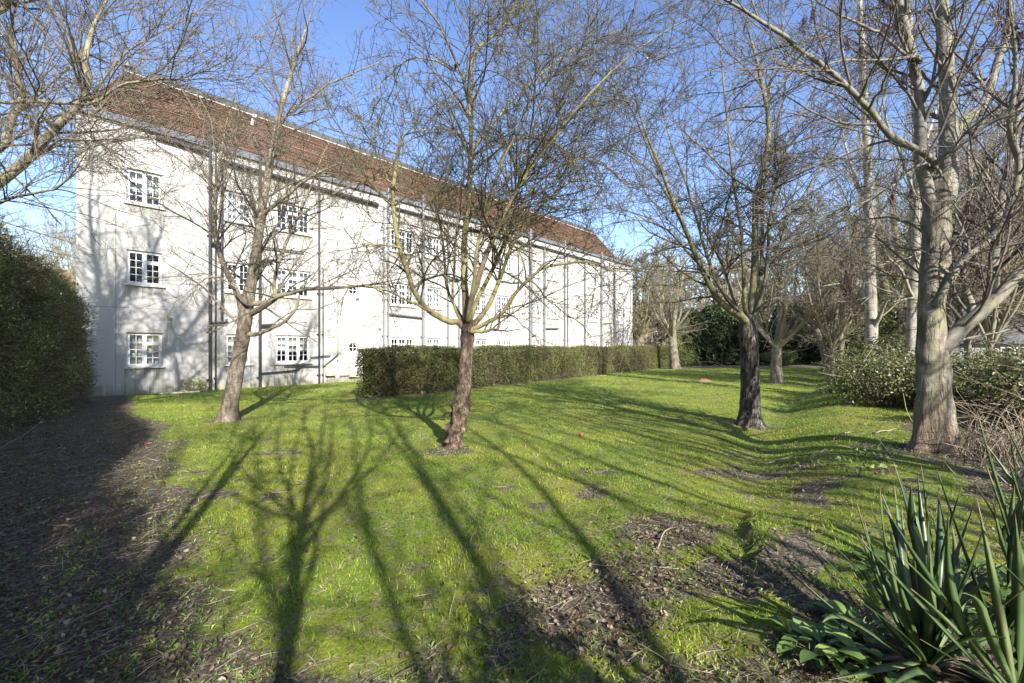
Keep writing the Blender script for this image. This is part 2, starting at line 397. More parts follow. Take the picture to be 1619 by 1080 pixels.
M = NT('white_render'); v = M.coord()
st = M.noise(M.coord((1.2, 1.2, 0.28)), 1.4, 6, 0.7, 0.4); fine = M.noise(v, 60, 4, 0.7); patch = M.noise(v, 0.5, 4, 0.6)
c = M.ramp(st, [(0.28, (0.29, 0.275, 0.24)), (0.40, (0.375, 0.367, 0.342)), (0.7, (0.41, 0.404, 0.385))])
c = M.mix(M.ramp(patch, [(0.5, 0.0), (0.72, 0.5)]), c, (0.35, 0.33, 0.28))
drip = M.noise(M.coord((9, 9, 0.5)), 1.0, 5, 0.75)
c = M.mix(M.ramp(M.math('MULTIPLY', drip, M.ramp(patch, [(0.4, 0.5), (0.7, 1.0)])), [(0.44, 0.0), (0.60, 0.5)]), c, (0.27, 0.24, 0.18))
zc = M.n('SeparateXYZ', {0: M.n('TexCoord').outputs['Object']}).outputs[2]
base = M.ramp(M.math('ADD', zc, M.math('MULTIPLY', st, 0.6)), [(0.3, 0.75), (0.75, 0.0)])
c = M.mix(base, c, (0.36, 0.35, 0.24))
M.bump(fine, 0.25, 0.01)
M_WALL = M.fin(c, 0.9, 0.15)
M_WHITE = plain('white_window_paint', (0.72, 0.72, 0.71), 0.35, 0.5, 0.06, 20, bump=0)
M_SILL = plain('stone_sill', (0.50, 0.48, 0.42), 0.8, 0.2, 0.25, 12)
M_BLACK = plain('black_pipe_paint', (0.035, 0.035, 0.038), 0.4, 0.5, 0.4, 20)
M_GREYP = plain('grey_pipe', (0.16, 0.16, 0.165), 0.5, 0.4, 0.3, 20)
M_LEAD = plain('lead_sheet', (0.13, 0.135, 0.14), 0.5, 0.4, 0.25, 6)
M_FELT = plain('roof_felt', (0.07, 0.075, 0.085), 0.8, 0.3, 0.3, 4)
M_BROWNB = plain('buff_box', (0.47, 0.42, 0.32), 0.6, 0.3, 0.2, 10)
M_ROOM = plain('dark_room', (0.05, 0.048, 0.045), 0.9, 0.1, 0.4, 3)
M_NET = plain('net_curtain', (0.62, 0.62, 0.60), 0.9, 0.1, 0.12, 30)
G = NT('window_glass'); gl = G.n('BsdfGlossy', {'Roughness': 0.03}); tr = G.n('BsdfTransparent')
fr = G.n('Fresnel', {'IOR': 1.5}); wob = G.n('Bump', {'Height': G.noise(G.coord(), 7, 2, .5), 'Strength': 0.05, 'Distance': 0.02}); G.set(gl.inputs['Normal'], wob)
mx = G.n('MixShader'); G.set(mx.inputs[0], G.math('MULTIPLY_ADD', fr.outputs[0], 1.0)); 
G.set(mx.inputs[1], tr.outputs[0]); G.set(mx.inputs[2], gl.outputs[0]); G.set(G.out.inputs[0], mx.outputs[0])
for nd in G.t.nodes:
    if nd.type == 'MATH' and nd.operation == 'MULTIPLY_ADD': nd.inputs[2].default_value = 0.06
tr.inputs[0].default_value = (0.75, 0.8, 0.82, 1)
M_GLASS = G.m

M = NT('brown_roof_tiles'); v = M.coord()
sx = M.n('SeparateXYZ', {0: v}); cv = M.n('CombineXYZ', {0: sx.outputs[0], 1: M.math('MULTIPLY', sx.outputs[2], 1.33)})
bt = M.n('TexBrick', {'Vector': cv, 'Color1': (0.195, 0.122, 0.09, 1), 'Color2': (0.24, 0.152, 0.112, 1), 'Mortar': (0.045, 0.025, 0.02, 1), 'Scale': 1.0, 'Mortar Size': 0.006, 'Brick Width': 0.17, 'Row Height': 0.105, 'Bias': 0.0})
c = M.mix(M.ramp(M.noise(v, 0.9, 5, 0.7), [(0.45, 0.0), (0.7, 0.55)]), bt.outputs[0], (0.27, 0.18, 0.12))
c = M.mix(M.ramp(M.noise(v, 14, 3, 0.7), [(0.60, 0.0), (0.70, 0.55)]), c, (0.085, 0.045, 0.035))
M.bump(bt.outputs[1], 0.3, 0.01)
M_TILE = M.fin(c, 0.85, 0.2)

# windows: (left, right, floor, kind, curtain)
TR, DB = 'triple', 'double'
cols = [(1.20, 2.14, DB), (4.06, 4.90, DB), (5.82, 7.21, TR), (11.16, 12.55, TR), (13.34, 14.27, DB), (16.9, 17.82, DB), (18.68, 20.06, TR),
        (22.15, 23.0, DB), (23.7, 25.0, TR), (28.9, 30.2, TR), (31.2, 32.1, DB), (33.4, 34.6, TR)]
HEADS, SILLS = [2.06, 4.78, 7.46], [0.93, 3.66, 6.33]
openings = [(a, b, SILLS[f], HEADS[f]) for f in range(3) for a, b, k in cols]
rounds = [(9.2, 1.56), (9.2, 4.2), (26.9, 1.56), (26.9, 4.2)]; RR = 0.235
allop = openings + [(t - RR, t + RR, z - RR, z + RR) for t, z in rounds]
xs = sorted({0.0, WLEN} | {v for o_ in allop for v in o_[:2]}); zs = sorted({-0.3, WTOP} | {v for o_ in allop for v in o_[2:]})
w = MB()
for i in range(len(xs) - 1):
    for j in range(len(zs) - 1):
        cx_, cz_ = (xs[i] + xs[i + 1]) / 2, (zs[j] + zs[j + 1]) / 2
        if any(a < cx_ < b and c_ < cz_ < d for a, b, c_, d in allop): continue
        w.quad((xs[i], 0, zs[j]), (xs[i + 1], 0, zs[j]), (xs[i + 1], 0, zs[j + 1]), (xs[i], 0, zs[j + 1]))
RV = 0.15
for a, b, c_, d in openings:
    w.quad((a, 0, c_), (a, RV, c_), (a, RV, d), (a, 0, d)); w.quad((b, 0, d), (b, RV, d), (b, RV, c_), (b, 0, c_))
    w.quad((a, 0, d), (a, RV, d), (b, RV, d), (b, 0, d)); w.quad((a, 0, c_), (b, 0, c_), (b, RV, c_), (a, RV, c_))
NS = 32
for t, z in rounds:
    for k in range(NS):
        p = []
        for kk in (k, k + 1):
            an = 2 * math.pi * kk / NS + math.pi / 4; ca, sa = math.cos(an), math.sin(an); s = RR / max(abs(ca), abs(sa))
            p.append(((t + ca * s, 0, z + sa * s), (t + ca * RR * .97, 0, z + sa * RR * .97), (t + ca * RR * .97, RV, z + sa * RR * .97)))
        w.quad(p[0][0], p[1][0], p[1][1], p[0][1]); w.quad(p[0][1], p[1][1], p[1][2], p[0][2])
SK = 1.5                                         # the end wall stands a little askew
w.quad((0, 0, -.3), (0, 0, WTOP), (SK, WDEEP, WTOP), (SK, WDEEP, -.3))
w.quad((WLEN, 0, -.3), (WLEN, WDEEP, -.3), (WLEN, WDEEP, WTOP), (WLEN, 0, WTOP))
w.quad((SK, WDEEP, -.3), (SK, WDEEP, WTOP), (WLEN, WDEEP, WTOP), (WLEN, WDEEP, -.3))
w.quad((0, 0, WTOP), (WLEN, 0, WTOP), (WLEN, WDEEP, WTOP), (SK, WDEEP, WTOP))
w.build('wall', M_WALL, bld)
# thin expansion joints and the plinth drip line
for x0, x1, z0, z1 in ((0.92, 0.934, 0.0, 5.9), (0.05, 3.4, 2.86, 2.872), (8.26, 8.275, 2.2, 7.9), (10.2, 16, 2.86, 2.872)):
    jb = MB(); jb.box(x0, x1, -0.004, 0.02, z0, z1); jb.build('expansion_joint', M_GREYP, bld)
rm = MB(); rm.quad((0.1, 0.75, 0.1), (WLEN - .1, 0.75, 0.1), (WLEN - .1, 0.75, 8.7), (0.1, 0.75, 8.7)); rm.build('dark_backing', M_ROOM, bld)  # one dark sheet behind all windows, unlit rooms put into its colour

def window(a, b, z0, z1, kind, curtain, seed):
    m = MB(); gq = MB(); y0 = 0.075; y1 = 0.145
    fw = 0.05
    m.box(a, a + fw, y0, y1, z0, z1); m.box(b - fw, b, y0, y1, z0, z1)
    m.box(a + fw, b - fw, y0 + .001, y1, z1 - fw, z1); m.box(a + fw, b - fw, y0 + .001, y1, z0, z0 + fw)
    nl = 3 if kind == TR else 2; lw = (b - a - 2 * fw - (nl - 1) * 0.045) / nl
    tops = {TR: (1,), DB: ((0,) if seed % 3 else (1,))}[kind]
    for i in range(nl):
        x0 = a + fw + i * (lw + 0.045); x1 = x0 + lw
        if i: m.box(x0 - 0.045, x0, y0 + .002, y1, z0 + fw, z1 - fw)
        def casement(u0, u1, v0, v1, nx_, ny_):
            s = 0.038; p0, p1 = y0 - 0.014, y1 - .01
            m.box(u0, u0 + s, p0, p1, v0, v1); m.box(u1 - s, u1, p0, p1, v0, v1)
            m.box(u0 + s, u1 - s, p0 + .001, p1, v0, v0 + s); m.box(u0 + s, u1 - s, p0 + .001, p1, v1 - s, v1)
            for k in range(1, nx_):
                c_ = u0 + s + (u1 - u0 - 2 * s) * k / nx_; m.box(c_ - .009, c_ + .009, p0 + .008, p1, v0 + s, v1 - s)
            for k in range(1, ny_):
                c_ = v0 + s + (v1 - v0 - 2 * s) * k / ny_; m.box(u0 + s, u1 - s, p0 + .011, p1 - .003, c_ - .009, c_ + .009)
            gq.quad((u0 + s, p0 + .03, v0 + s), (u1 - s, p0 + .03, v0 + s), (u1 - s, p0 + .03, v1 - s), (u0 + s, p0 + .03, v1 - s))
        if i in tops:
            zt = z1 - fw - 0.29
            m.box(x0, x1, y0 + .003, y1, zt - 0.045, zt)
            casement(x0, x1, zt, z1 - fw, 2, 1); casement(x0, x1, z0 + fw, zt - 0.045, 2, 3)
        else: casement(x0, x1, z0 + fw, z1 - fw, 2, 4)
    wo = m.build('window', M_WHITE, bld)
    gq.build('glass', M_GLASS, wo)
    s = MB(); s.box(a - 0.07, b + 0.07, -0.07, 0.06, z0 - 0.06, z0 - 0.002); s.build('sill', M_SILL, wo)
    if z1 > 7 or seed % 5 == 0:
        s = MB(); s.box(a - 0.05, b + 0.05, -0.03, 0.05, z1 + 0.003, z1 + 0.045); s.build('drip_mould', M_SILL, wo)
    if curtain:
        k = max(6, int((b - a) / 0.07)); xs_ = np.linspace(a + .02, b - .02, k * 2 + 1)
        yy = 0.24 + 0.018 * np.cos(np.arange(len(xs_)) * np.pi)
        Vc = np.concatenate([np.stack([xs_, yy, np.full_like(xs_, z0 + (0.03 if curtain == 1 else 0.45))], -1), np.stack([xs_, yy, np.full_like(xs_, z1)], -1)])
        nn = len(xs_); qq = np.array([(i, i + 1, i + 1 + nn, i + nn) for i in range(nn - 1)])
        if curtain == 2: pass
        build('curtain', Vc, qq, M_NET, wo, smooth=True)
curt = {(0, 0): 1, (0, 1): 1, (0, 2): 2, (2, 1): 1, (0, 4): 2, (2, 0): 2, (1, 3): 2, (2, 7): 1, (1, 8): 2, (2, 9): 1, (1, 2): 2, (1, 4): 1, (0, 6): 1, (2, 4): 1, (1, 7): 1, (0, 7): 1, (0, 8): 2, (2, 6): 2, (1, 9): 1, (0, 9): 2, (2, 8): 1}
for f in range(3):
    for i, (a, b, k) in enumerate(cols):
        window(a, b, SILLS[f], HEADS[f], k, curt.get((f, i), 0), f * 7 + i + (0 if i else f and 2))
for t, z in rounds:
    m = MB(); r = RR * .95
    ring = [(t + math.cos(q) * (r - .02), 0.085, z + math.sin(q) * (r - .02)) for q in np.linspace(0, 2 * math.pi, 33)]
    m.tube(ring, 0.024, 8)
    m.box(t - .012, t + .012, .06, .09, z - r, z + r); m.box(t - r, t + r, .063, .087, z - .012, z + .012)
    wo = m.build('round_window', M_WHITE, bld)
    Vc = [(t, .08, z)] + [(t + math.cos(q) * r, .08, z + math.sin(q) * r) for q in np.linspace(0, 2 * math.pi, 32, endpoint=False)]
    build('glass', Vc, np.array([(0, 1 + (k + 1) % 32, 1 + k) for k in range(32)]), M_GLASS, wo)

# rain streaks and damp on the render: thin washes 3 mm proud of the wall, thinning downwards
S = NT('rain_streaks'); sv = S.noise(S.coord((16, 1, .45)), 1.0, 5, .7); fd = S.attr('fade')
al = S.math('MULTIPLY', S.ramp(S.math('ADD', sv, S.math('MULTIPLY', fd, .22)), [(.55, 0.0), (.80, 1.0)]), S.math('MULTIPLY', S.ramp(fd, [(0, 0.0), (.35, 1.0)]), .40))
S.fin((0.20, 0.175, 0.115), .9, .1); S.set(S.p.inputs['Alpha'], al); M_STREAK = S.m
def streak(x0, x1, z_top, z_bot, n_=2, rev=False):
    V = [(x0, -.003, z_top), (x1, -.003, z_top), (x1, -.003, z_bot), (x0, -.003, z_bot)]
    o_ = build('rain_streak', V, np.array([(3, 2, 1, 0)]), M_STREAK, bld)
    a_ = o_.data.attributes.new('fade', 'FLOAT', 'POINT'); a_.data.foreach_set('value', [0., 0., 1., 1.] if rev else [1., 1., 0., 0.])
for a, b, c_, d in openings: streak(a - .06, b + .06, c_ - .062, c_ - .062 - (.62 if c_ > 1 else .5))
streak(1.5, 10.5, 8.28, 7.6); streak(10.9, 21.5, 8.25, 7.65); streak(22.0, 36, 8.25, 7.7)
for x_, z_ in ((2.35, 2.5), (3.02, 7.97), (8.05, 2.3)): streak(x_ - .07, x_ + .07, z_ - .055, z_ - .6)
for x0, x1 in ((.02, 3.4), (4.0, 5.1), (5.4, 7.4), (7.9, 36)): streak(x0, x1, .55, -.02, rev=True)

# roof: stepped tile courses with a hipped left end and a gabled right end
RB, RH, RT1 = 2.55, 11.75, 34.2
m = MB(); NC = 30; y_a, z_a = 0.30, WTOP + 0.37
for k in range(NC):
    f0, f1 = k / NC, (k + 1) / NC
    ya, yb = y_a + (RB - y_a) * f0, y_a + (RB - y_a) * f1; za, zb = z_a + (RH - z_a) * f0, z_a + (RH - z_a) * f1
    xa, xb = 0.18 + 1.4 * f0, 0.18 + 1.4 * f1; lift = 0.042
    g0 = np.concatenate([[xa], np.arange(2, 34, .9), [RT1]]); g1 = g0.copy(); g1[0] = xb
    wv = lambda g, kk: (vnoise(g * .45, np.full_like(g, kk * .12), 201) - .5) * .06 * (1 - .85 * kk / NC) + (vnoise(g * 1.9, np.full_like(g, kk * 1.1), 203) - .5) * .022 * (kk < NC - 2)
    w0, w1 = wv(g0, k), wv(g1, k + 1)
    for q_ in range(len(g0) - 1):
        lo = [(g0[i_], ya - lift * .8 - w0[i_] * .5, za + lift * .5 + w0[i_]) for i_ in (q_, q_ + 1)]; hi = [(g1[i_], yb - w1[i_] * .5, zb + w1[i_]) for i_ in (q_, q_ + 1)]
        m.quad(lo[0], lo[1], hi[1], hi[0]); m.quad((g0[q_], ya + .03, za - .02), (g0[q_ + 1], ya + .03, za - .02), lo[1], lo[0])
    yc, yd = WDEEP - ya, WDEEP - yb
    m.quad((xa - lift * .8 + SK, yc, za + lift * .5), (xa - lift * .8, ya - lift * .8, za + lift * .5), (xb, yb, zb), (xb + SK * .6, yd, zb))
m.quad((RT1, y_a, z_a), (RT1, WDEEP - y_a, z_a), (RT1, WDEEP - RB, RH), (RT1, RB, RH))
m.quad((RT1, WDEEP - y_a, z_a), (0.18 + SK, WDEEP - y_a, z_a), (1.58 + SK * .6, WDEEP - RB, RH), (RT1, WDEEP - RB, RH))
roof = m.build('roof', M_TILE, bld)
m = MB(); m.quad((-0.10, -0.12, WTOP - 0.03), (RT1 + 1.9, -0.12, WTOP - 0.03), (RT1 + 1.9, 0.32, z_a - .01), (0.17, 0.32, z_a - .01))
m.quad((-0.10 + SK, WDEEP, WTOP - 0.03), (-0.10, -0.12, WTOP - 0.03), (0.17, 0.32, z_a - .01), (0.17 + SK, WDEEP - .3, z_a - .01))
m.quad((-0.10, -0.12, WTOP - 0.05), (RT1 + 1.9, -0.12, WTOP - 0.05), (RT1 + 1.9, -0.12, WTOP - 0.03), (-0.10, -0.12, WTOP - 0.03))
m.quad((-0.10, -0.12, WTOP - 0.05), (-0.1, 0.0, WTOP - 0.05), (RT1 + 1.9, 0, WTOP - 0.05), (RT1 + 1.9, -0.12, WTOP - 0.05))
m.build('lead_apron', M_LEAD, bld)
m = MB(); m.box(1.45, RT1, RB - .06, RB + .05, RH + .003, RH + .04); m.build('ridge_trim', M_SILL, bld)
m = MB(); m.box(2.3, RT1 - .05, RB + .051, WDEEP - RB, RH - .1, RH + .36); m.build('flat_roof', M_FELT, bld)
m = MB(); m.tube([(1.62, RB + .1, RH + .25), (1.62, RB + .1, RH + .42)], [.16, .12], 12); m.build('roof_cowl', M_LEAD, bld)
m = MB(); m.tube([(5.6, 1.95, 11.1), (5.6, 1.80, 11.32), (5.6, 1.62, 11.36)], [.07, .07, .085], 12); m.build('roof_vent', M_WHITE, bld)

# gutters, soil stacks and wastes
def pipe(name, pts, r, mat=M_BLACK, m_=10):
    q = MB(); q.tube(pts, r, m_); return q.build(name, mat, bld, smooth=True)
pipe('gutter', [(1.95, -.10, 8.70), (3.46, -.10, 8.62)], .075)
pipe('gutter', [(3.9, -.10, 8.45), (10.4, -.10, 8.36)], .085)
pipe('gutter', [(11.2, -.10, 8.42), (21.6, -.10, 8.34)], .07)
pipe('gutter', [(22.0, -.10, 8.42), (30.6, -.10, 8.34)], .07)
def stack(t, z0, z1, r, mat=M_BLACK):
    r = r * .8; q = MB(); q.tube([(t, -r - .05, z0), (t, -r - .05, z1)], r, 10)
    for z in np.arange(z0 + .4, z1 - .2, 1.75):
        q.tube([(t, -r - .05, z), (t, -r - .05, z + .07)], r * 1.28, 10); q.box(t - r * 1.7, t + r * 1.7, -.06, .003, z + .005, z + .055)
    return q.build('downpipe', mat, bld)
stack(3.52, -.05, 9.72, .062); stack(3.70, .0, 9.5, .032); stack(3.90, 2.6, 8.4, .05); stack(5.2, -.05, 9.55, .065)
for t, z0, z1, r, mt in ((7.56, -.05, 9.2, .055, M_BLACK), (7.74, -.05, 5.0, .03, M_BLACK), (8.42, .55, 8.3, .02, M_GREYP), (10.72, -.05, 8.35, .05, M_GREYP), (10.98, -.05, 9.3, .055, M_GREYP),
                   (13.04, -.05, 9.5, .085, M_GREYP), (14.75, -.05, 8.4, .055, M_GREYP), (15.55, -.05, 4.6, .06, M_GREYP), (21.75, -.05, 9.4, .1, M_GREYP),
                   (21.98, 2.4, 8.3, .05, M_GREYP), (23.3, -.05, 8.4, .085, M_GREYP), (25.7, -.05, 9.3, .08, M_GREYP), (26.1, -.05, 8.4, .05, M_GREYP), (28.4, -.05, 8.4, .07, M_GREYP),
                   (30.8, -.05, 9.3, .09, M_GREYP), (32.9, -.05, 8.4, .1, M_GREYP)):
    stack(t, z0, z1, r, mt)
for pts, r in ((((3.55, -.13, 2.45), (4.0, -.13, 2.5), (4.05, -.13, 2.62)), .045), (((5.2, -.13, 2.42), (5.75, -.13, 2.48)), .05), (((5.2, -.13, 4.95), (5.65, -.13, 5.02)), .05),
               (((3.55, -.13, 5.35), (3.85, -.13, 5.42)), .05), (((5.2, -.1, .55), (6.6, -.1, .62), (6.9, -.1, .85)), .028), (((6.1, -.1, .82), (7.5, -.1, .76)), .025),
               (((7.2, -.09, 1.15), (8.05, -.09, 1.2)), .022), (((7.75, -.09, .75), (8.4, -.09, 1.25)), .02), (((5.2, -.1, 5.5), (6.9, -.1, 5.55)), .03),
               (((11.0, -.12, 3.2), (13.0, -.12, 3.12)), .045), (((23.3, -.14, 2.9), (24.9, -.14, 2.95)), .05), (((21.75, -.14, 2.35), (22.4, -.14, 2.45)), .05),
               (((14.75, -.12, 5.35), (15.55, -.12, 5.4)), .1), (((8.5, -.08, .3), (10.2, -.08, .34)), .018)):
    pipe('waste_pipe', pts, r, M_BLACK if pts[0][0] < 8 else M_GREYP)
for t, z, s in ((8.05, .55, .2), (9.1, .45, .17)):
    q = MB(); q.box(t - s, t + s, -.16, .002, z - .22, z + .22); q.box(t - s - .02, t + s + .02, -.18, .002, z + .222, z + .25); q.build('meter_box', M_BROWNB, bld)
for t, z in ((2.35, 2.55), (3.02, 8.02), (8.05, 2.35), (10.55, 2.45), (9.4, 3.8)):
    q = MB(); q.box(t - .07, t + .07, -.035, .002, z - .05, z + .05)
    for k in range(3): q.box(t - .06, t + .06, -.045, -.034, z - .035 + k * .026, z - .02 + k * .026)
    q.build('wall_vent', M_GREYP if z > 2.4 else M_BROWNB, bld)

# small houses in the distance
def house(name, label, x, y, rz, w_, d_, hw, hr, mw, mr, wins=()):
    h = empty(name, (x, y, 0), rz); tag(h, label, 'house')
    q = MB(); q.box(-w_/2, w_/2, 0, d_, -1, hw); q.build('wall', mw, h)
    q = MB(); e = .35
    q.quad((-w_/2 - e, -e, hw - .1), (w_/2 + e, -e, hw - .1), (w_/2 + e, d_/2, hw + hr), (-w_/2 - e, d_/2, hw + hr))
    q.quad((w_/2 + e, d_ + e, hw - .1), (-w_/2 - e, d_ + e, hw - .1), (-w_/2 - e, d_/2, hw + hr), (w_/2 + e, d_/2, hw + hr))
    q.quad((-w_/2 - e, -e, hw - .1), (-w_/2 - e, d_/2, hw + hr), (-w_/2 - e, d_ + e, hw - .1), (-w_/2 - e, d_/2, hw - .09))
    q.quad((w_/2 + e, d_ + e, hw - .1), (w_/2 + e, d_/2, hw + hr), (w_/2 + e, -e, hw - .1), (w_/2 + e, d_/2, hw - .09))
    rf = q.build('roof', mr, h)
    q = MB(); q.box(-w_*.25 - .35, -w_*.25 + .35, d_/2 - .3, d_/2 + .3, hw + hr - .6, hw + hr + .9); q.build('chimney', mw, rf)
    for (u, z, ww, hh) in wins:
        q = MB(); q.box(u - ww/2, u + ww/2, -.06, .02, z, z + hh)
        wn = q.build('window', M_WHITE, h)
        q = MB(); q.box(u - ww/2 + .07, u - .04, -.068, -.05, z + .07, z + hh - .07); q.box(u + .04, u + ww/2 - .07, -.068, -.05, z + .07, z + hh - .07); q.build('pane', M_ROOM, wn)
    return h
M_BRICK = plain('brown_brick', (0.20, 0.15, 0.11), 0.9, 0.2, 0.3, 8)
M_SLATE = plain('grey_slate', (0.10, 0.10, 0.105), 0.7, 0.3, 0.25, 5)
M_PALE = plain('pale_render', (0.26, 0.265, 0.25), 0.9, 0.2, 0.12, 3)
M_RTILE = plain('dull_red_tile', (0.2, 0.1, 0.07), 0.9, 0.2, 0.3, 6)
house('brick_house', 'brown brick house glimpsed between the white building and the far trees', 17.5, 62, 0.1, 9, 8, 5.2, 3, M_BRICK, M_SLATE, ((-.9, 1.9, 1.5, 1.9), (2.4, 1.9, 1.5, 1.9)))
house('low_outbuilding', 'low grey roofed outbuilding behind the brambles at the right edge', 33.5, 27, -0.25, 13, 8, 1.9, 2.2, M_PALE, M_SLATE, ((-3, .7, 1.4, .9), (1.5, .7, 1.4, .9)))
house('garage', 'pale walled garage seen through a gap in the dark conifers', 28.0, 47.5, 0.0, 6, 6, 2.7, 1.4, M_PALE, M_SLATE, ((-.6, .9, 1.2, 1.0),))
house('tiled_house', 'red tiled house beyond the tall hedge on the left', -36, 34, 0.3, 9, 7, 4.8, 3.2, M_BRICK, M_RTILE, ((-2, 2.6, 1.3, 1.3), (2, 2.6, 1.3, 1.3)))
# ------------------------------------------------------------------ hedges and evergreen masses
M_HEDGE = leafmat('clipped_hedge_leaves', [(0, (0.04, 0.045, 0.016)), (0.3, (0.075, 0.085, 0.025)), (0.5, (0.10, 0.105, 0.034)), (0.62, (0.155, 0.105, 0.058)), (0.74, (0.095, 0.135, 0.034)), (1, (0.20, 0.25, 0.06))], 0.6, 0.3, 0.2)
M_IVY = leafmat('ivy_leaves', [(0, (0.065, 0.075, 0.032)), (0.4, (0.14, 0.185, 0.05)), (0.8, (0.26, 0.30, 0.075)), (1, (0.42, 0.42, 0.13))], 0.4, 0.45, 0.2)
M_CONIF = leafmat('conifer_sprays', [(0, (0.012, 0.022, 0.009)), (0.6, (0.028, 0.045, 0.015)), (0.9, (0.06, 0.085, 0.022)), (1, (0.15, 0.16, 0.05))], 0.6, 0.3, 0.1)
M_BRAMB = leafmat('bramble_leaves', [(0, (0.05, 0.036, 0.025)), (0.3, (0.06, 0.08, 0.024)), (0.6, (0.12, 0.14, 0.042)), (0.82, (0.20, 0.18, 0.08)), (1, (0.32, 0.25, 0.17))], 0.4, 0.5, 0.25)
M_CORE = plain('dark_cores_and_stems', (0.045, 0.037, 0.024), 0.95, 0.1, 0.5, 12)  # foliage cores with shade put into the colour; also trunks, stems and stake
M_TWIGB = leafmat('hedge_twigs', [(0, (0.08, 0.06, 0.04)), (0.6, (0.20, 0.16, 0.10)), (1, (0.36, 0.30, 0.21))], 0.8, 0.2, 0)

def path_frame(pts, s):
    P = np.asarray(pts, float); L = np.hypot(*(P[1:] - P[:-1]).T); C = np.concatenate([[0], np.cumsum(L)])
    i = np.clip(np.searchsorted(C, s, side='right') - 1, 0, len(L) - 1); f = (s - C[i]) / L[i]
    p = P[i] + (P[i + 1] - P[i]) * f[:, None]; d = norm(P[i + 1] - P[i]); return p, d, C[-1]

